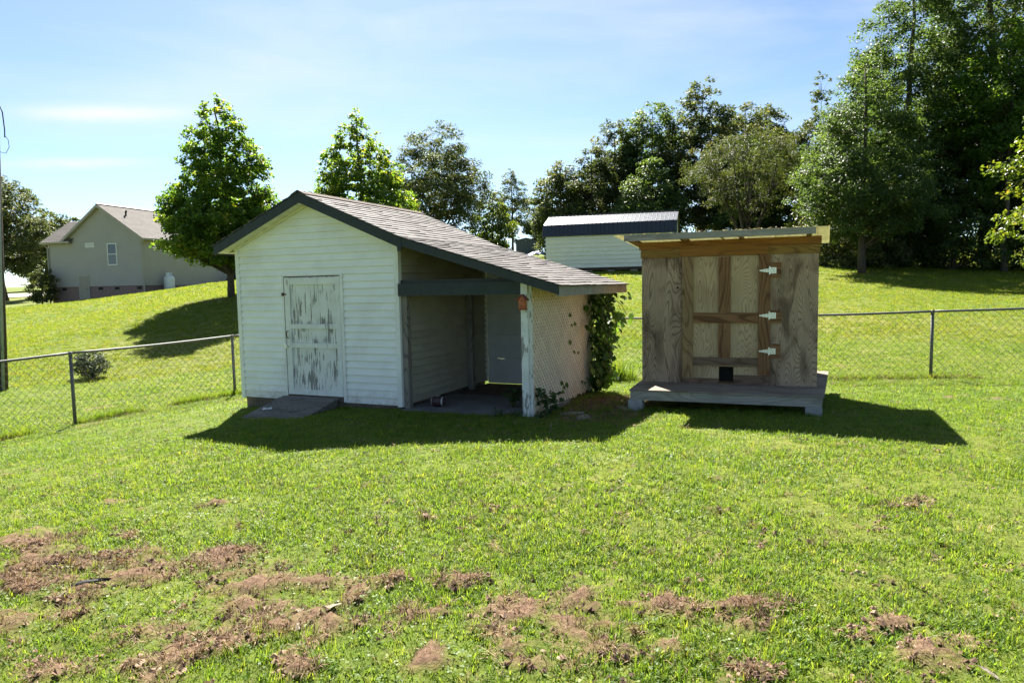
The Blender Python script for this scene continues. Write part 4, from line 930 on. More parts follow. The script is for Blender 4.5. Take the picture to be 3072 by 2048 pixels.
def ribbed(name, u0, pts):
    """metal panel with ribs across the profile pts [(v, z), (v, z)]"""
    (va, za), (vb, zb_) = pts; mb = MB(); n = np.array([-(zb_ - za), vb - va]); n /= np.linalg.norm(n); n *= 1 if n[1] > 0 or (abs(n[1]) < .3 and n[0] < 0) else -1
    prof = []
    for k in range(4):
        b = u0 + k * pw / 4; prof += [(b, 0), (b + .012, .022), (b + .034, .022), (b + .046, 0)]
        for q in (.09, .15): prof += [(b + q, 0), (b + q + .008, .006), (b + q + .02, .006), (b + q + .028, 0)]
    prof.append((u0 + pw, 0)); V = []
    for (v, z) in ((va, za), (vb, zb_)):
        for u, t in prof: V.append((u, v + n[0] * t, z + n[1] * t))
    k = len(prof); o = mesh(name, V, [(i, i + 1, k + i + 1, k + i) for i in range(k - 1)], M['metal_roof'], barn)
    sd = o.modifiers.new('t', 'SOLIDIFY'); sd.thickness = .004; sd.offset = 0
for i in range(np_):
    u0 = -.1 + i * pw
    ribbed('roof_panel', u0, [(-.14, BE - .03), (.10, BK)]); ribbed('roof_panel', u0, [(.10, BK), (BW / 2, BR)])
    ribbed('roof_panel', u0, [(BW + .14, BE - .03), (BW - .10, BK)]); ribbed('roof_panel', u0, [(BW - .10, BK), (BW / 2, BR)])
box('ridge_cap', -.12, BL + .12, BW / 2 - .1, BW / 2 + .1, BR - .005, BR + .035, M['galv'], barn)
for i, (u, nm) in enumerate(((2.3, 'concrete blocks'), (3.55, ''), (4.85, ''), (6.6, ''), (.3, ''))):
    x, y = loc2w(BARN, u, .2); zg = h(x, y) - .1
    o = MB(); o.box(0, .4, 0, .2, 0, B0 - .161 - zg); o = o.build('concrete_block', M['block']); o.location = (x, y, zg); o.rotation_euler = (0, 0, -BARN[2])
    tag(o, 'grey concrete block under the skids of the cream storage barn', 'block', 'blocks under the storage barn')
# small slate shed far behind
x, y = 1.75, 76.0; g = h(x, y)
ss = empty('slate_shed', (x, y, g), -.1, 'small slate blue shed with low gable roof far behind the white shed roof', 'shed')
zt_ = 7.15 - g
prism('walls', [(-1.12, 0, -.2), (1.12, 0, -.2), (1.12, 0, zt_ - .25), (0, 0, zt_), (-1.12, 0, zt_ - .25)], (0, 3, 0), M['slate_shed'], ss)
for s in (-1, 1): prism('roof', [(0, -.12, zt_ + .06), (s * 1.3, -.12, zt_ - .24), (s * 1.3, -.12, zt_ - .30), (0, -.12, zt_ + .0)], (0, 3.2, 0), M['dark_trim'], ss)
lathe('gable_light', [(.1, -.02), (.1, .02)], M['white'], ss, 10, (0, -.03, zt_ - .25))
# blue tarp heap
x, y = 2.55, 62.0; g = h(x, y); zc = 4.72
gx = np.linspace(-1, 1, 22); V = []; F_ = []
for j, b in enumerate(gx):
    for i, a in enumerate(gx):
        rr = max(0, 1 - (a * a + b * b) ** .5 * .8)
        V.append((a * 1.0, b * .9, (zc - g + .25) * rr ** .6 + .16 * vnoise(np.array([a]), np.array([b]), 4, 3)[0] + .1 * vnoise(np.array([a]), np.array([b]), 9, 5)[0] - .08))
for j in range(21):
    for i in range(21): F_.append((j * 22 + i, j * 22 + i + 1, (j + 1) * 22 + i + 1, (j + 1) * 22 + i))
tp = mesh('tarp_heap', V, F_, M['tarp_b'], None, False); tp.location = (x, y, g); tag(tp, 'crumpled blue tarp heaped beside the cream storage barn', 'tarp')
tp.data.materials.append(M['tarp_w']); tp.data.polygons.foreach_set('material_index', [1 if vnoise(np.array([i % 21 / 5.]), np.array([i // 21 / 5.]), 1.3, 7)[0] > .62 else 0 for i in range(441)])

# utility pole at the left
x, y = -11.38, 15.0; g = h(x, y)
pl = empty('utility_pole', (x, y, g), 0, 'weathered wooden utility pole with grey conduit standing behind the fence', 'pole')
t = MB(); t.tube([(0, 0, -.3), (.155, 0, 3), (.31, 0, 6), (.49, 0, 9.5)], [.165, .15, .135, .115], 16); t.build('shaft', M['pole'], pl, True)
t = MB(); t.tube([(.165, -.1, -.1), (.33, -.09, 3), (.48, -.08, 6)], .032, 10); t.build('conduit', M['conduit'], pl, True)
for z_ in (.9, 2.6, 4.3):
    t = MB(); t.box(.08 + .053 * z_, .19 + .053 * z_, -.15, -.05, z_, z_ + .04); t.build('strap', M['galv'], pl)
t = MB(); t.tube([(.48, -.08, 5.98), (.55, -.09, 6.15), (.62, -.1, 5.98), (.64, -.1, 5.6), (.63, -.1, 5.45)], .012, 6); t.tube([(.63, -.1, 5.5), (.7, -.1, 5.4), (.71, -.1, 5.25), (.63, -.1, 5.12), (.5, -.1, 5.15)], .006, 5); t.build('cable_loop', M['black'], pl)

# ------------------------------------------------------------------ trees and shrubs
FOL = {
    'tulip': foliage('tulip tree leaves', [(.1, (.03, .07, .012)), (.45, (.055, .11, .016)), (.72, (.10, .155, .02)), (.95, (.22, .2, .022))], .6, .45, .35, tcol=2.3),
    'pecan': foliage('pecan leaves', [(.1, (.045, .07, .028)), (.5, (.078, .105, .042)), (.9, (.15, .15, .055))], .4, .55, .25),
    'dark': foliage('dark glossy leaves', [(.1, (.028, .052, .018)), (.5, (.054, .092, .027)), (.8, (.092, .13, .034)), (1, (.14, .15, .028))], .46, .5, .3, tcol=2.3),
    'oak': foliage('oak leaves', [(.1, (.04, .062, .025)), (.5, (.07, .095, .036)), (.9, (.14, .135, .05))], .42, .52, .28, tcol=1.8),
    'olive': foliage('olive mimosa leaves', [(.1, (.034, .056, .02)), (.5, (.06, .085, .028)), (.9, (.12, .115, .04))], .42, .55, .22),
    'lime': foliage('yellow green leaves', [(.1, (.05, .085, .013)), (.5, (.10, .15, .018)), (.85, (.2, .2, .025)), (1, (.33, .2, .03))], .45, .4),
    'vine': foliage('vine leaves', [(.1, (.02, .05, .012)), (.5, (.045, .105, .018)), (.9, (.085, .155, .022))], .45, .45, .35, attr=False, tcol=2),
    'weed': foliage('weed leaves', [(.1, (.025, .06, .015)), (.6, (.045, .095, .02)), (.95, (.09, .13, .03))], .35, .45),
    'shrub': foliage('shrub leaves', [(.1, (.025, .045, .018)), (.5, (.04, .068, .024)), (.9, (.075, .1, .035))], .28, .5, .25),
}
def unit(a): return a / (np.linalg.norm(a, axis=-1, keepdims=True) + 1e-9)
def leafset(C, dirs, nrm, ln, wd, tint, fold=.12):
    d = unit(dirs); s = unit(np.cross(d, nrm)); n = np.cross(s, d); k = len(C)
    ln = ln[:, None]; wd = wd[:, None]
    b = C - d * ln * .5; t = C + d * ln * .5 - n * ln * .12; p = C - d * ln * .08 + s * wd * .5 + n * wd * fold; q = C - d * ln * .08 - s * wd * .5 + n * wd * fold
    V = np.stack([b, p, t, q], 1).reshape(-1, 3); i = np.arange(k)[:, None] * 4
    T = np.concatenate([i + np.array([[0, 1, 2]]), i + np.array([[0, 2, 3]])], 1).reshape(-1, 3)
    return V, T, np.repeat(tint, 4)
def crown_points(r, prof, z0, z1, n, lump=.36):
    ts = np.array([p[0] for p in prof]); rs = np.array([p[1] for p in prof])
    t = r.random(n * 6); keep = r.random(n * 6) * rs.max() ** 1.25 < np.interp(t, ts, rs) ** 1.25; t = t[keep][:n]
    a = r.random(len(t)) * 6.2832; rho = np.sqrt(r.uniform(.1, 1, len(t)))
    rad = np.interp(t, ts, rs) * (1 - lump / 2 + lump * vnoise(a * 1.1 + 40, t * 5, 1.6, int(r.integers(1000))))
    return t, a, rho, rad
def tree(name, label, cat, x, y, height, prof, zc, nclump, cr, nleaf, leaf, mat, seed, tr, group=None, center=True, limbs=14, lw=.62, droop=.25, zbase=None, cx=0., cy=0., squash=.62, tintmu=.42, twigs=False, lump=.36, forks=None):
    """height in metres, prof = [(t, radius)] from crown base zc to the top; cx, cy = lean of the crown"""
    r = np.random.default_rng(seed); g = h(x, y) if zbase is None else zbase
    root = empty(name, (x, y, g), 0, label, cat, group)
    t, a, rho, rad = crown_points(r, prof, zc, height, nclump, lump)
    P = np.stack([np.cos(a) * rho * rad + cx * t, np.sin(a) * rho * rad + cy * t, zc + t * (height - zc)], -1)
    crs = cr * r.uniform(.6, 1.25, len(P)) * np.clip(.45 + .55 * rad / max(p[1] for p in prof), .4, 1)
    # wood
    mb = MB(); n = 8; wob = r.normal(0, tr * .35, (n, 2)); wob[0] = 0
    top = height * (.93 if center else .0) + (0 if center else zc + (height - zc) * .35)
    pts = [(cx * max(0, (top * i / (n - 1) - zc) / (height - zc)) + wob[i, 0], cy * max(0, (top * i / (n - 1) - zc) / (height - zc)) + wob[i, 1], top * i / (n - 1) - (.25 if i == 0 else 0)) for i in range(n)]
    rr = [tr * (1.25 if i == 0 else 1) * (1 - .88 * i / (n - 1)) ** .8 for i in range(n)]
    if forks:
        pts = None
        for k in range(forks):
            q = 6.283 * k / forks + r.uniform(-.4, .4); e = r.uniform(.25, .55) * prof[len(prof) // 2][1]
            mb.tube([(0.04 * math.cos(q), .04 * math.sin(q), -.2), (.25 * e * math.cos(q), .25 * e * math.sin(q), zc * .6), (.6 * e * math.cos(q), .6 * e * math.sin(q), zc * 1.3), (e * math.cos(q), e * math.sin(q), zc + (height - zc) * .6)], [tr, tr * .75, tr * .55, tr * .15], 6)
    else: mb.tube(pts, rr, 9)
    order = np.argsort(-(rho * rad))[:max(limbs * 3, 1)]; r.shuffle(order)
    for i in order[:limbs]:
        p = P[i]; z0 = max(zc * .75, min(p[2] - .55 * np.hypot(p[0], p[1]), top * .92)) if center else r.uniform(zc * .7, top * .95)
        f = np.clip(z0 / top, 0, 1); bx = np.interp(z0, [q[2] for q in pts], [q[0] for q in pts]) if pts else 0; by = np.interp(z0, [q[2] for q in pts], [q[1] for q in pts]) if pts else 0
        rb = max(tr * .42 * (1 - .8 * f), .012); m1 = np.array([bx, by, z0]); m3 = p; m2 = m1 * .5 + m3 * .5 + np.array([0, 0, (.12 if center else .3) * abs(m3[2] - z0)])
        mb.tube([m1, m2, m3], [rb, rb * .6, rb * .15], 5, False)
    mb.build('trunk', M['bark'], root, True)
    # leaves
    cnt = np.maximum((nleaf * (crs / cr) ** 2).astype(int), 4); idx = np.repeat(np.arange(len(P)), cnt); k = len(idx)
    off = r.normal(0, 1, (k, 3)); off = unit(off) * (r.random((k, 1)) ** .45); off[:, 2] *= squash
    C = P[idx] + off * crs[idx][:, None]
    outw = C - np.array([cx * .5, cy * .5, zc + (height - zc) * .35]); outw[:, 2] *= .5; outw = unit(outw)
    nr = unit(np.array([0, 0, .75]) + outw * .45 + r.normal(0, .55, (k, 3)))
    dr = unit(outw * .6 + r.normal(0, .7, (k, 3)) + np.array([0, 0, -droop])); dr = unit(dr - nr * (dr * nr).sum(-1, keepdims=True))
    ln = leaf * r.uniform(.65, 1.25, k)
    tint = np.clip(tintmu + r.normal(0, .11, len(P))[idx] + r.normal(0, .13, k) + .10 * off[:, 2], 0, 1)
    V, T, tt = leafset(C, dr, nr, ln, ln * lw, tint)
    bigmesh('crown', V, T, FOL[mat], root, tt)
    return root
tulip = [(0, 1.1), (.1, 2.2), (.28, 2.35), (.5, 1.95), (.7, 1.4), (.86, .8), (.95, .4), (1, .1)]
G1 = 'young trees on the lawn by the house'
tree('tulip_tree', 'bright green conical tulip tree standing on the lawn in front of the taupe house', 'tree', -11.45, 28, 8.1, tulip, 1.15, 950, .34, 58, .135, 'tulip', 11, .13, limbs=60, lw=.85, tintmu=.50, cx=-.2, lump=.42)
tree('tulip_tree', 'bright green conical tulip tree rising behind the white shed ridge', 'tree', -7.2, 34, 8.2, [(p, q * 1.1) for p, q in tulip], 1.2, 860, .35, 58, .14, 'tulip', 12, .13, limbs=56, lw=.85, tintmu=.57, cx=-.2, lump=.42)
rnd_ = [(0, 1.2), (.12, 2.4), (.35, 3.3), (.6, 3.2), (.8, 2.4), (.93, 1.3), (1, .4)]
tree('pecan_tree', 'dark round-crowned pecan tree behind the shed ridge', 'tree', -4.8, 46, 9.5, rnd_, 1.6, 330, .62, 110, .24, 'pecan', 13, .2, center=False, limbs=40, lw=.34, droop=.5)
tree('shrubby_tree', 'low yellow-green bushy tree beside the round pecan tree', 'tree', -1.3, 53, 5.3, [(0, 1.2), (.3, 1.9), (.6, 1.6), (.85, .9), (1, .2)], .6, 120, .5, 90, .2, 'lime', 14, .12, limbs=14, tintmu=.35)
tree('tall_tree', 'slender hazy tall tree behind the small slate shed', 'tree', .3, 84, 10.3, [(0, .8), (.2, 1.9), (.5, 2.4), (.75, 1.8), (.92, .9), (1, .2)], 1.5, 150, .6, 75, .26, 'pecan', 15, .16, limbs=24, lw=.45)
tree('tall_tree', 'small dark tree beside the slate shed and blue tarp', 'tree', 3.4, 80, 6.2, [(0, 1.2), (.4, 1.9), (.8, 1.2), (1, .3)], .6, 110, .6, 80, .26, 'oak', 16, .12, limbs=12)
GW = 'trees along the edge of the wood'
W_ = [('dark dense tree at the open end of the wood behind the cream barn', 4.6, 62, 8.2, [(0, 1.8), (.3, 2.7), (.6, 2.5), (.85, 1.6), (1, .5)], .6, 240, .75, 105, .26, 'oak', 21),
      ('olive tree at the wood edge above the barn roof end nearest the slate shed', 7.2, 60, 9.0, [(0, 2.0), (.3, 2.6), (.6, 2.3), (.85, 1.5), (1, .5)], .5, 230, .75, 100, .26, 'olive', 32),
      ('tall narrow tree leaning above the cream barn roof', 9.8, 64, 11.8, [(0, 2.2), (.3, 2.9), (.6, 2.6), (.85, 1.7), (1, .6)], 1.2, 260, .75, 100, .26, 'oak', 22),
      ('broad dark tree next to the narrow one above the barn', 13.0, 63, 12.8, [(0, 2.6), (.35, 3.3), (.65, 3.2), (.88, 2.2), (1, .8)], 1.5, 290, .8, 105, .26, 'dark', 23),
      ('tallest dark peaked tree of the distant wood', 17.0, 61, 14.2, [(0, 3.0), (.4, 3.8), (.65, 3.2), (.85, 2.0), (1, .7)], 1.5, 380, .8, 110, .26, 'oak', 24),
      ('olive flat-topped mimosa with spreading stems behind the coop roof', 16.2, 47, 8.2, [(0, 1.6), (.3, 3.6), (.6, 4.4), (.85, 3.4), (1, 1.0)], 2.2, 360, .55, 95, .18, 'olive', 25),
      ('rounded dark tree rising behind the flat-topped mimosa', 26.0, 70, 13.0, [(0, 2.2), (.4, 3.4), (.7, 2.8), (.9, 1.6), (1, .6)], 2, 260, .9, 95, .3, 'pecan', 26),
      ('olive brown tree between the mimosa and the big wood', 23.4, 52, 10.2, [(0, 2.0), (.4, 3.0), (.7, 2.6), (.9, 1.5), (1, .5)], 1.5, 280, .75, 95, .24, 'olive', 27),
      ('dark round-topped tree filling the wood between the tallest tree and the mimosa', 21.8, 64, 12.6, [(0, 3.0), (.4, 3.8), (.7, 3.2), (.9, 2.0), (1, .8)], 1.0, 320, .85, 105, .27, 'oak', 33),
      ('bright yellow-green understory tree below the mimosa', 19.6, 44, 4.2, [(0, 1.2), (.4, 1.7), (.8, 1.1), (1, .3)], .3, 110, .5, 80, .18, 'lime', 28),
      ('dark understory tree filling the gap behind the barn end', 11.5, 57, 7.5, [(0, 2.4), (.4, 2.9), (.8, 1.8), (1, .5)], .4, 200, .8, 100, .26, 'dark', 29),
      ('shaded understory tree behind the mimosa stems', 19.5, 55, 8, [(0, 2.6), (.4, 3.2), (.8, 2.2), (1, .7)], .3, 220, .9, 100, .28, 'dark', 30),
      ('thin sapling with sparse leaves standing above the wood edge', 26.0, 58, 14.0, [(0, .5), (.4, .8), (.8, .7), (1, .3)], 8.5, 26, .45, 45, .24, 'oak', 31)]
for i, (lab, x, y, ht, prof, zc, nc, cr, nl, lf, mt, sd) in enumerate(W_):
    tree('woodland_tree', lab, 'tree', x, y, ht, prof, zc, nc, cr, nl, lf, mt, sd, .16 if i != 12 else .06, GW, center=(i != 5), limbs=26, lw=.6 if i != 5 else .35, forks=6 if i == 5 else None)
# the big wood at the right
B_ = [('glossy dark tree with a straight bare trunk at the lawn edge by the coop', 16.9, 33, 10.3, [(0, 1.0), (.06, 2.2), (.25, 3.0), (.45, 2.7), (.65, 2.0), (.85, 1.05), (1, .25)], 1.5, 560, .5, 130, .13, 'dark', 41, .17),
      ('towering dark tree of the big wood behind the bare-trunked tree', 21.6, 37.5, 16.5, [(0, 2.4), (.3, 3.6), (.6, 3.2), (.85, 1.9), (1, .5)], 1.2, 620, .66, 140, .16, 'dark', 42, .25),
      ('highest dark tree of the big wood with open upper branches', 26.2, 38, 21.0, [(0, 2.6), (.3, 4.2), (.6, 4.0), (.85, 2.6), (1, .7)], 1.2, 760, .7, 135, .17, 'dark', 43, .3),
      ('broad shaded tree of the big wood standing behind the yellowing tree', 31.0, 39, 19.0, [(0, 3.2), (.3, 4.4), (.6, 4.0), (.85, 2.4), (1, .6)], .8, 520, .85, 110, .22, 'oak', 44, .3),
      ('dark undergrowth tree at the wood foot next to the bare-trunked tree', 23.0, 35.6, 6.5, [(0, 2.4), (.35, 2.7), (.75, 1.9), (1, .5)], .1, 260, .65, 110, .17, 'dark', 45, .1),
      ('dark undergrowth tree at the wood foot close to the yellowing tree', 27.4, 34.4, 7.0, [(0, 2.6), (.35, 2.9), (.75, 2.0), (1, .5)], .1, 280, .65, 110, .17, 'dark', 46, .1),
      ('low dark thicket behind the bare-trunked tree', 19.2, 37.2, 5.5, [(0, 2.2), (.35, 2.6), (.75, 1.8), (1, .5)], .1, 230, .65, 110, .18, 'oak', 47, .1),
      ('mid green tree leaning out of the big wood over the lawn', 24.2, 33.6, 12.0, [(0, 1.2), (.35, 2.6), (.65, 2.3), (.88, 1.3), (1, .4)], 4.0, 300, .6, 115, .16, 'tulip', 48, .14),
      ('leafy tree at the far edge of the big wood above the coop roof', 21.5, 44, 9.5, [(0, 2.2), (.35, 2.9), (.75, 2.0), (1, .5)], .4, 260, .7, 105, .2, 'dark', 49, .15)]
for i, (lab, x, y, ht, prof, zc, nc, cr, nl, lf, mt, sd, tr_) in enumerate(B_):
    tree('woodland_tree', lab, 'tree', x, y, ht, prof, zc, nc, cr, nl, lf, mt, sd, tr_, 'trees of the big wood', limbs=34, tintmu=(.34, .38, .38, .42, .42, .42, .42, .36, .4)[i], lump=.5)
tree('yellowing_tree', 'small tree with yellowing sunlit leaves beside the big wood', 'tree', 16.6, 20.5, 6.6, [(0, 1.0), (.25, 1.7), (.5, 1.9), (.75, 1.5), (1, .4)], .9, 120, .42, 75, .14, 'lime', 51, .1, limbs=26, lump=.7)
tree('shade_tree', 'dark leafy tree with a short trunk by the driveway beyond the taupe house', 'tree', -45.8, 62, 11.6, [(0, 1.8), (.2, 3.4), (.5, 3.9), (.75, 2.9), (.92, 1.5), (1, .4)], 2.4, 330, .8, 110, .3, 'pecan', 52, .3, center=False, limbs=30, lw=.45)
tree('shade_tree', 'olive tree behind the tall garden shrub by the taupe house', 'tree', -43.5, 68, 8.0, [(0, 1.6), (.4, 2.6), (.8, 1.7), (1, .4)], 1.2, 170, .7, 90, .28, 'olive', 53, .2, limbs=20)
tree('shade_tree', 'distant dark tree across the driveway beyond the short-trunked tree', 'tree', -62, 92, 11, [(0, 2.5), (.4, 4.5), (.8, 3), (1, .6)], .6, 200, 1.1, 80, .4, 'oak', 57, .3, limbs=12)
tree('shade_tree', 'distant rounded tree seen between the house and the short-trunked tree', 'tree', -50, 96, 8, [(0, 2.5), (.4, 4.2), (.8, 2.8), (1, .6)], .4, 180, 1.1, 80, .4, 'pecan', 58, .3, limbs=12)
tree('garden_shrub', 'tall garden shrub growing against the driveway corner of the taupe house', 'shrub', -34.9, 51.0, 2.9, [(0, .7), (.3, 1.05), (.7, .9), (1, .25)], .25, 110, .3, 80, .12, 'oak', 54, .06, limbs=12)
tree('garden_shrub', 'small round shrub on the lawn behind the chain-link fence', 'shrub', -10.55, 17, .72, [(0, .22), (.2, .36), (.5, .44), (.8, .36), (1, .16)], .04, 170, .10, 40, .06, 'shrub', 55, .03, limbs=14, zbase=h(-10.55, 17) - .01, droop=-.6, lw=.35)

# ------------------------------------------------------------------ vine on the lean-to corner: single leaves
HEART = ([(0, -.5, 0), (.22, -.42, .03), (.44, -.1, .06), (.34, .2, .05), (0, .58, -.06), (-.34, .2, .05), (-.44, -.1, .06), (-.22, -.42, .03), (0, -.05, 0)], [(0, 1, 8), (1, 2, 8), (2, 3, 8), (3, 4, 8), (4, 5, 8), (5, 6, 8), (6, 7, 8), (7, 0, 8)])
vx, vy = loc2w(SHED, PPOS + .15, D - .1)
vine = empty('climbing_vine', (vx, vy, h(vx, vy)), -SHED[2], 'leafy green vine climbing the rear corner of the lattice below the eave', 'vine')
r = np.random.default_rng(5)
t = MB()
for k in range(5):
    a = r.uniform(-.12, .12); b = r.uniform(-.2, .15); q = [(a * .3, b * .3, -.02)]
    for z_ in np.linspace(.2, 1.7, 7): q.append((a + .09 * math.sin(z_ * 3 + k) + (.08 if z_ > 1.2 else 0), b + .08 * math.cos(z_ * 4 + k * 2), z_))
    t.tube(q, [.014] + [.009] * 7, 5)
t.tube([(.05, 0, 1.5), (.25, -.05, 1.62), (.45, -.08, 1.5), (.55, -.1, 1.32)], .006, 4); t.tube([(.05, .1, 1.3), (.3, .05, 1.4), (.5, .05, 1.22)], .006, 4)
t.build('stem', M['stem'], vine)
lm = None
def vleaf(p, s, nrm, dirv, parent, mat, name='leaf'):
    global lm
    if lm is None:
        lm = bpy.data.meshes.new('leaf'); lm.from_pydata(HEART[0], [], HEART[1]); lm.materials.append(mat)
    n = Vector(nrm).normalized(); d = Vector(dirv); d = (d - n * d.dot(n)).normalized(); x_ = d.cross(n)
    o = bpy.data.objects.new(name, lm); col.objects.link(o); o.parent = parent
    mm = Matrix.Identity(4)
    for i in range(3): mm[i][0], mm[i][1], mm[i][2], mm[i][3] = x_[i] * s, d[i] * s, n[i] * s, p[i]
    o.matrix_local = mm
    return o
nl = 0
while nl < 285:
    z_ = r.uniform(.12, 1.74)
    wid = .16 + .14 * math.exp(-((z_ - 1.45) / .35) ** 2) + .05 * math.exp(-((z_ - .9) / .3) ** 2)
    side = r.normal(0, 1); p = np.array([.12 + abs(side) * wid * (1.15 if z_ > 1.1 else .6) if r.random() < .62 else r.uniform(-.06, .2), r.normal(-.1, .2 + (.1 if z_ > 1.1 else 0)), z_])
    if p[0] > .52: continue
    if z_ > 1.66 and p[0] > .3: continue
    nn_ = np.array([.75, -.35, .45]) + r.normal(0, .4, 3)
    vleaf(p, r.uniform(.08, .14), nn_, (r.normal(0, .35), r.normal(0, .35), -1), vine, FOL['vine']); nl += 1
kk_ = 620; C = np.stack([r.normal(.1, .09, kk_), r.normal(-.05, .16, kk_), r.uniform(.08, 1.68, kk_)], -1); nr = unit(np.array([.7, -.4, .4]) + r.normal(0, .5, (kk_, 3))); dq = unit(r.normal(0, .4, (kk_, 3)) + np.array([0, 0, -1])); dq = unit(dq - nr * (dq * nr).sum(-1, keepdims=True)); ln = r.uniform(.07, .13, kk_)
V, T, tt = leafset(C, dq, nr, ln, ln * .8, np.full(kk_, .3)); bigmesh('inner_leaves', V, T, FOL['weed'], vine, tt, 'stuff')
# single leaves poking through the lattice
for (v, z_) in ((1.62, 1.42), (1.7, 1.26), (1.86, 1.27), (1.8, .83), (2.0, .8), (1.2, .42), (1.3, .34), (1.42, .36), (1.25, .28), (2.2, .3), (2.35, .26), (1.6, 1.0)):
    x_, y_ = v - D + .1, z_
    vleaf((-.15 + .075, x_, y_ - h(vx, vy)), r.uniform(.05, .10), (1, -.4, .4), (r.normal(0, .5), r.normal(0, .5), -1), vine, FOL['vine'])

# ------------------------------------------------------------------ weeds
def weed(name, label, x, y, z0, ht, spread, n, leaf, mat, seed, cat='weed', lw=.7, stems=5, group=None):
    r = np.random.default_rng(seed); root = empty(name, (x, y, z0), 0, label, cat, group)
    mb = MB(); Cs = []
    for k in range(stems):
        a = r.uniform(0, 6.28); e = spread * r.uniform(.2, 1); q = [(0, 0, -.03), (e * .4 * math.cos(a), e * .4 * math.sin(a), ht * .5), (e * math.cos(a), e * math.sin(a), ht * r.uniform(.6, 1))]
        mb.tube(q, [.005, .004, .002], 4)
        for f in r.uniform(.25, 1.0, max(n // stems, 1)):
            p = np.array(q[0]) * (1 - f) ** 2 + 2 * f * (1 - f) * np.array(q[1]) + f * f * np.array(q[2]); Cs.append(p + r.normal(0, leaf * .5, 3))
    mb.build('stem', M['stem'], root); C = np.array(Cs); k = len(C); C[:, 2] = np.maximum(C[:, 2], .01)
    nr = unit(np.array([.0, -.35, .8]) + r.normal(0, .45, (k, 3))); dr = unit(r.normal(0, 1, (k, 3)) + np.array([0, 0, -.2])); dr = unit(dr - nr * (dr * nr).sum(-1, keepdims=True)); ln = leaf * r.uniform(.6, 1.3, k)
    V, T, tt = leafset(C, dr, nr, ln, ln * lw, np.clip(r.normal(.45, .2, k), 0, 1)); bigmesh('leaves', V, T, FOL[mat], root, tt)
    return root
for i, (u, v, ht, sp, n, lf, lab) in enumerate(((1.52, .6, .32, .28, 60, .09, 'dark green weed clump growing on the lean-to floor'), (1.85, .35, .22, .2, 40, .07, 'small weed growing inside the lean-to behind the white post'), (1.6, -.12, .10, .12, 40, .045, 'low pale weed in front of the slab near the white post'), (1.88, -.12, .12, .1, 36, .045, 'low pale weed at the foot of the white post'),
                                                  (2.2, .28, .36, .24, 70, .1, 'broad-leaved weed growing in front of the lattice'), (2.2, -.05, .1, .12, 30, .06, 'low weed at the outer side of the white post'), (1.25, 2.55, .2, .35, 60, .07, 'dark weeds along the back of the lean-to floor'), (2.2, 2.6, .25, .3, 60, .07, 'dry brownish weed at the lattice foot below the vine'))):
    x, y = loc2w(SHED, u, v); weed('weed', lab, x, y, max(h(x, y), .12 if u < 2.1 and v > -.08 else -1), ht, sp, n, lf, 'weed', 60 + i, group=None)
x, y = loc2w(COOP, .55, -.1); weed('weed', 'shaded weed growing in the gap under the coop deck', x, y, h(x, y), .16, .3, 60, .07, 'weed', 71)
x, y = loc2w(COOP, 1.9, -.3); weed('weed', 'sparse weed under the coop deck away from the lean-to', x, y, h(x, y), .12, .3, 40, .06, 'weed', 72)
# flat stones in the dirt bed
for i, (u, v, a, b, lab) in enumerate(((2.45, .42, .2, .09, 'long flat beige stone in the bare earth next to the lattice'), (2.72, .16, .17, .08, 'flat grey stone at the lawn edge of the bare earth'), (3.05, 1.15, .16, .1, 'small pale stone in the bare earth farther from the lattice'))):
    x, y = loc2w(SHED, u, v); r = np.random.default_rng(80 + i); k = 9
    pts = [(a * (1 + r.normal(0, .1)) * math.cos(6.283 * j / k), b * (1 + r.normal(0, .1)) * math.sin(6.283 * j / k), 0) for j in range(k)]
    o = prism('flat_stone', pts, (0, 0, .05), M['stone']); o.location = (x, y, h(x, y) - .03); o.rotation_euler = (R(2), R(-2), .2 + i); tag(o, lab, 'stone')
    bv = o.modifiers.new('b', 'BEVEL'); bv.width = .012; bv.segments = 2
# feather and dry leaves on the near lawn
p = ground_px(278, 1762)
ft = empty('feather', (p[0], p[1], h(p[0], p[1]) + .035), .25, 'dark curved feather lying on the dry clippings', 'feather')
V = []; F_ = []; n = 12
for i in range(n + 1):
    f = i / n; xx = -.11 + .22 * f; zz_ = .014 * math.sin(math.pi * f) + .006 * f; wd = .03 * math.sin(math.pi * min(f * 1.15 + .08, 1)) ** .6
    V += [(xx, -wd, zz_ - .012), (xx, 0, zz_), (xx, wd * .7, zz_ - .006)]
for i in range(n): F_ += [(3 * i, 3 * i + 1, 3 * i + 4, 3 * i + 3), (3 * i + 1, 3 * i + 2, 3 * i + 5, 3 * i + 4)]
o = mesh('vane', V, F_, M['feather'], ft, True); o.modifiers.new('s', 'SOLIDIFY').thickness = .0015
t = MB(); t.tube([(-.11, 0, .002), (-.05, 0, .012), (0, 0, .019), (.06, 0, .018), (.135, 0, .006)], [.0008, .0015, .002, .0025, .002], 5); t.build('quill', M['stem'], ft)
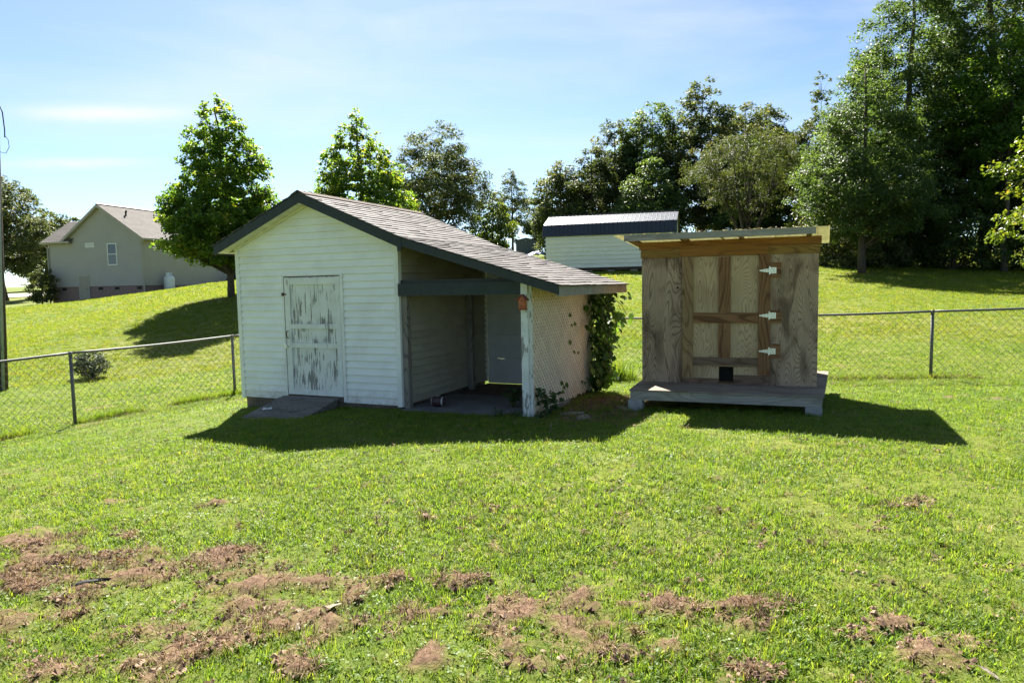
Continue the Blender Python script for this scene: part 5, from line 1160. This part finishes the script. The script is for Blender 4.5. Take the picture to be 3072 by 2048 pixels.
for i, (a, b, s, lab) in enumerate(((1000, 1840, .045, 'large pale dry leaf lying in the brown clippings'), (183, 1807, .03, 'small whitish dry leaf near the dark feather'), (893, 1908, .02, 'tiny pale dry leaf fallen among the near clippings'))):
    p = ground_px(a, b); o = mesh('dry_leaf', [(-s, 0, .01), (-.3 * s, -.5 * s, .012), (.5 * s, -.4 * s, .03), (1.1 * s, .1 * s, .022), (.3 * s, .45 * s, .0), (-.5 * s, .35 * s, .0), (0, 0, .02)], [(0, 1, 6), (1, 2, 6), (2, 3, 6), (3, 4, 6), (4, 5, 6), (5, 0, 6)], M['dry_leaf'])
    o.location = (p[0], p[1], h(p[0], p[1]) + .035); o.rotation_euler = (R(15), 0, i * 1.1); o.modifiers.new('s', 'SOLIDIFY').thickness = .002; tag(o, lab, 'leaf')
p = ground_px(2972, 2040)
o = mesh('grey_leaf', [(-.05, .0, .01), (-.02, -.02, .03), (.04, -.012, .05), (.08, .01, .045), (.03, .022, .03), (-.02, .018, .015)], [(0, 1, 4, 5), (1, 2, 3, 4)], M['stone']); o.location = (p[0], p[1], h(p[0], p[1]) + .01); o.scale = (.7, .7, .7); o.rotation_euler = (R(30), 0, 2.2)
o.modifiers.new('s', 'SOLIDIFY').thickness = .002; tag(o, 'curled grey dry leaf standing in the lush near grass', 'leaf')

# ------------------------------------------------------------------ grass
GR = {
    'a': foliage('grass blades', [(.0, (.075, .145, .018)), (.5, (.12, .195, .024)), (.9, (.165, .225, .032)), (1, (.22, .24, .05))], .5, .5, .28, attr=False, tcol=1.6),
    'dry': foliage('dry clippings', [(.0, (.08, .048, .031)), (.5, (.22, .14, .089)), (1, (.4, .275, .185))], .15, .8, .2, attr=False, tcol=1),
    'far': foliage('grass blades far', [(.0, (.085, .15, .014)), (.4, (.13, .19, .017)), (.75, (.17, .205, .022)), (1, (.21, .215, .035))], .5, .5, .3, attr=False, tcol=1.5),
}
tufts = bpy.data.collections.new('tuft_sources')
def tuft(name, n, rad, ht, wd, mat, seed, lean=.8, seg=3, curl=0):
    r = np.random.default_rng(seed); V = []; F_ = []
    for k in range(n):
        a = r.uniform(0, 6.283); b0 = np.array([rad * r.normal(0, .6), rad * r.normal(0, .6), -.008]); l = ht * r.uniform(.6, 1.3); az = r.uniform(0, 6.283); d = np.array([math.cos(az), math.sin(az), 0]); s = np.array([-d[1], d[0], 0]); ln_ = lean * r.uniform(.3, 1.3); w0 = wd * r.uniform(.7, 1.2); q = len(V)
        for i in range(seg + 1):
            f = i / seg; ang = min(ln_ * (.25 + f * 1.1), 2.2); 
            if i == 0: p = b0.copy()
            else: p = p + (d * math.sin(ang) + np.array([0, 0, math.cos(ang)])) * l / seg + s * r.normal(0, curl * l)
            ww = w0 * (1 - f) ** .7 * (.75 if i == 0 else 1)
            if i < seg: V += [p + s * ww / 2, p - s * ww / 2]
            else: V.append(p)
        for i in range(seg - 1): F_.append((q + 2 * i, q + 2 * i + 1, q + 2 * i + 3, q + 2 * i + 2))
        F_.append((q + 2 * seg - 2, q + 2 * seg - 1, q + 2 * seg))
    me = bpy.data.meshes.new(name); me.from_pydata([tuple(p) for p in V], [], F_); me.materials.append(mat)
    o = bpy.data.objects.new(name, me); tufts.objects.link(o)
# sorted by name: index in the collection
for i in range(4): tuft('t0_near_%d' % i, 9, .024, .044, .0068, GR['a'], 100 + i, .9)
for i in range(3): tuft('t1_mid_%d' % i, 16, .045, .042, .0075, GR['a'], 110 + i, .85, 2)
for i in range(3): tuft('t2_far_%d' % i, 26, .09, .055, .012, GR['far'], 120 + i, .8, 2)
for i in range(3): tuft('t3_dry_%d' % i, 13, .032, .06, .0042, GR['dry'], 130 + i, 1.45, 3, .16)
def clod(name, s, mat, seed):
    r = np.random.default_rng(seed); V = []; F_ = []
    for k in range(5):
        c = np.array([r.normal(0, .02), r.normal(0, .02), .004]); l = s * r.uniform(.4, 1.1); q = len(V)
        for dx, dy, dz in ((1, 0, 0), (.3, .95, 0), (-.8, .5, 0), (-.8, -.6, 0), (.3, -.95, 0), (.2, .1, .8), (-.3, 0, .6)): V.append(c + l * (np.array([dx, dy, dz]) + r.normal(0, .16, 3)))
        F_ += [(q, q + 1, q + 5), (q + 1, q + 2, q + 6), (q + 1, q + 6, q + 5), (q + 2, q + 3, q + 6), (q + 3, q + 4, q + 6), (q + 4, q + 5, q + 6), (q + 4, q, q + 5)]
    F_ = [(q + 0, q + 1, q + 2) if False else t for t in F_]; me = bpy.data.meshes.new(name); me.from_pydata([tuple(p) for p in V], [], F_); me.materials.append(mat); o = bpy.data.objects.new(name, me); tufts.objects.link(o)
for i in range(2): clod('t6_clod_%d' % i, .016, GR['dry'], 160 + i)
def clover(name, n, rad, s, mat, seed):
    r = np.random.default_rng(seed); V = []; F_ = []
    for k in range(n):
        c = np.array([r.normal(0, rad), r.normal(0, rad), r.uniform(.01, .035)])
        for j in range(3):
            a = r.uniform(0, 1) + j * 2.1; d = np.array([math.cos(a), math.sin(a), r.normal(0, .3)]); e = np.array([-d[1], d[0], r.normal(0, .2)]); l = s * r.uniform(.7, 1.2); q = len(V)
            V += [c, c + d * l * .6 + e * l * .45, c + d * l, c + d * l * .6 - e * l * .45]; F_.append((q, q + 1, q + 2, q + 3))
    me = bpy.data.meshes.new(name); me.from_pydata([tuple(p) for p in V], [], F_); me.materials.append(mat); o = bpy.data.objects.new(name, me); tufts.objects.link(o)
for i in range(2): clover('t5_clover_%d' % i, 7, .05, .011, GR['a'], 150 + i)
for i in range(2): tuft('t4_tall_%d' % i, 14, .06, .20, .008, GR['a'], 140 + i, .55, 3)
names = sorted(o.name for o in tufts.objects)
I0 = {k: [i for i, n_ in enumerate(names) if n_.startswith(k)] for k in ('t0', 't1', 't2', 't3', 't4', 't5', 't6')}
def scatter(name, pts, idx, scl, label, cat, seed):
    n = len(pts); r = np.random.default_rng(seed); me = bpy.data.meshes.new(name); me.vertices.add(n); me.vertices.foreach_set('co', pts.astype(np.float32).ravel())
    a = me.attributes.new('pick', 'INT', 'POINT'); a.data.foreach_set('value', idx.astype(np.int32))
    a = me.attributes.new('turn', 'FLOAT_VECTOR', 'POINT'); rot = np.stack([r.normal(0, .12, n), r.normal(0, .12, n), r.uniform(0, 6.283, n)], -1); a.data.foreach_set('vector', rot.astype(np.float32).ravel())
    a = me.attributes.new('size', 'FLOAT', 'POINT'); a.data.foreach_set('value', scl.astype(np.float32))
    o = link(name, me); tag(o, label, cat, kind='stuff')
    ng = bpy.data.node_groups.new(name, 'GeometryNodeTree'); ng.interface.new_socket('Geometry', in_out='INPUT', socket_type='NodeSocketGeometry'); ng.interface.new_socket('Geometry', in_out='OUTPUT', socket_type='NodeSocketGeometry')
    N = ng.nodes.new; L = ng.links.new
    gi, go = N('NodeGroupInput'), N('NodeGroupOutput'); ip = N('GeometryNodeInstanceOnPoints'); ci = N('GeometryNodeCollectionInfo'); ci.inputs['Collection'].default_value = tufts; ci.inputs['Separate Children'].default_value = True; ci.inputs['Reset Children'].default_value = True
    ip.inputs['Pick Instance'].default_value = True
    def na(nm, ty): q = N('GeometryNodeInputNamedAttribute'); q.data_type = ty; q.inputs['Name'].default_value = nm; return q.outputs['Attribute']
    L(gi.outputs[0], ip.inputs['Points']); L(ci.outputs[0], ip.inputs['Instance']); L(na('pick', 'INT'), ip.inputs['Instance Index']); L(na('turn', 'FLOAT_VECTOR'), ip.inputs['Rotation']); L(na('size', 'FLOAT'), ip.inputs['Scale']); L(ip.outputs[0], go.inputs[0])
    md = o.modifiers.new('scatter', 'NODES'); md.node_group = ng
    return o
def keep_mask(x, y):
    u, v = w2loc(SHED, x, y); k = ~((u > -W + .0) & (u < .05) & (v > -.0) & (v < D)); k &= ~((u > -.05) & (u < PPOS + .14) & (v > -.1) & (v < D + .05))
    k &= ~((u > -2.2) & (u < -1.07) & (v > -.98) & (v < 0))
    u, v = w2loc(COOP, x, y); k &= ~((u > .0) & (u < 2.6) & (v > -.55) & (v < 1.8)); k &= ~((u > -.06) & (u < .16) & (v > -.85) & (v < -.62)); k &= ~((u > 2.26) & (u < 2.48) & (v > -.85) & (v < -.62))
    u, v = w2loc(HOUSE, x, y); k &= ~((u > -.1) & (u < HW + .1) & (v > 0))
    u, v = w2loc(BARN, x, y); k &= ~((u > 0) & (u < BL) & (v > 0) & (v < BW))
    return k
r = np.random.default_rng(9)
def ring(d0, d1, dens, half=.98):
    n = int(dens * half * (d1 ** 2 - d0 ** 2)); d = np.sqrt(r.uniform(d0 ** 2, d1 ** 2, n)); a = r.uniform(-1, 1, n) * half; return d * np.sin(a), d * np.cos(a), d
PX, PI_, PS = [], [], []
for d0, d1, dens, key, s0 in ((2.2, 4.5, 1150, 't0', 1.0), (4.5, 7.5, 760, 't0', 1.1), (7.5, 12, 330, 't1', 1.05), (12, 19, 190, 't1', 1.3), (19, 33, 75, 't2', 1.0), (33, 60, 24, 't2', 1.6)):
    x, y, d = ring(d0, d1, dens)
    dm = 1 - np.clip(np.maximum(soil(x, y) if d0 < 12 else 0, bare(x, y)), 0, 1) * .52
    pn = .45 + .9 * vnoise(x, y, .9, 21) * (.5 + vnoise(x, y, 3.5, 22))
    k = keep_mask(x, y) & (r.random(len(x)) < dm) & (r.random(len(x)) < pn + .25)
    x, y = x[k], y[k]; PX.append(np.stack([x, y, hs(x, y)], -1)); PI_.append(r.choice(I0[key], len(x))); PS.append(s0 * r.uniform(.7, 1.25, len(x)) * (.8 + .45 * vnoise(x, y, .6, 23)))
# longer grass left by the mower along the fence, the shed and the coop
def edge(A, B, n, spread, key, s):
    f = r.random(n); x = A[0] + (B[0] - A[0]) * f + r.normal(0, spread, n); y = A[1] + (B[1] - A[1]) * f + r.normal(0, spread, n)
    k = keep_mask(x, y) & (vnoise(x, y, 1.6, 31) > .3); x, y = x[k], y[k]
    PX.append(np.stack([x, y, hs(x, y)], -1)); PI_.append(r.choice(I0[key], len(x))); PS.append(s * r.uniform(.5, 1.2, len(x)))
edge((-9, 8.9), (-4.6, 15.6), 1700, .06, 't4', .7); edge((-4.6, 15.6), (13.5, 10.8), 1500, .10, 't4', .62); edge((-9, 8.9), (-4.6, 15.6), 500, .10, 't3', 2.2); edge((-4.6, 15.6), (13.5, 10.8), 900, .10, 't3', 2.2)
edge(loc2w(SHED, -3.1, -.06), loc2w(SHED, 2.1, -.14), 220, .04, 't4', .38); edge(loc2w(COOP, .1, -.88), loc2w(COOP, 2.5, -.9), 120, .05, 't4', .4)
edge((2.0, 13.4), (2.2, 13.3), 60, .12, 't4', 2.0)
x, y, d = ring(2.3, 8, 45); k = keep_mask(x, y) & (vnoise(x, y, .8, 43) > .6); x, y = x[k], y[k]
PX.append(np.stack([x, y, hs(x, y)], -1)); PI_.append(r.choice(I0['t5'], len(x))); PS.append(r.uniform(.8, 1.5, len(x)))
x, y, d = ring(2.6, 11, 26); k = keep_mask(x, y) & (vnoise(x, y, 1.2, 41) > .55); x, y = x[k], y[k]
PX.append(np.stack([x, y, hs(x, y)], -1)); PI_.append(r.choice(I0['t4'], len(x))); PS.append(r.uniform(.3, .55, len(x)))
scatter('lawn_grass', np.concatenate(PX), np.concatenate(PI_), np.concatenate(PS), 'green mown grass covering the whole yard and hillside', 'grass', 3)
# brown clippings
x, y, d = ring(2.2, 6.0, 2600, .85); s_ = soil(x, y); k = keep_mask(x, y) & (r.random(len(x)) < s_ * .6); x, y = x[k], y[k]
P1 = np.stack([x, y, hs(x, y) + .004 + soil(x, y) * .03 * vnoise(x, y, 9, 8)], -1)
x2, y2, d2 = ring(2.2, 14, 60, .9); k = keep_mask(x2, y2) & (r.random(len(x2)) < .25 + bare(x2, y2)); x2, y2 = x2[k], y2[k]
P2 = np.stack([x2, y2, hs(x2, y2)], -1); P1 = np.concatenate([P1, P2])
scatter('dry_clippings', P1, r.choice(I0['t3'] * 3 + I0['t6'] * 2, len(P1)), r.uniform(.5, 1.6, len(P1)), 'brown dry grass clippings heaped in patches on the near lawn', 'clippings', 4)
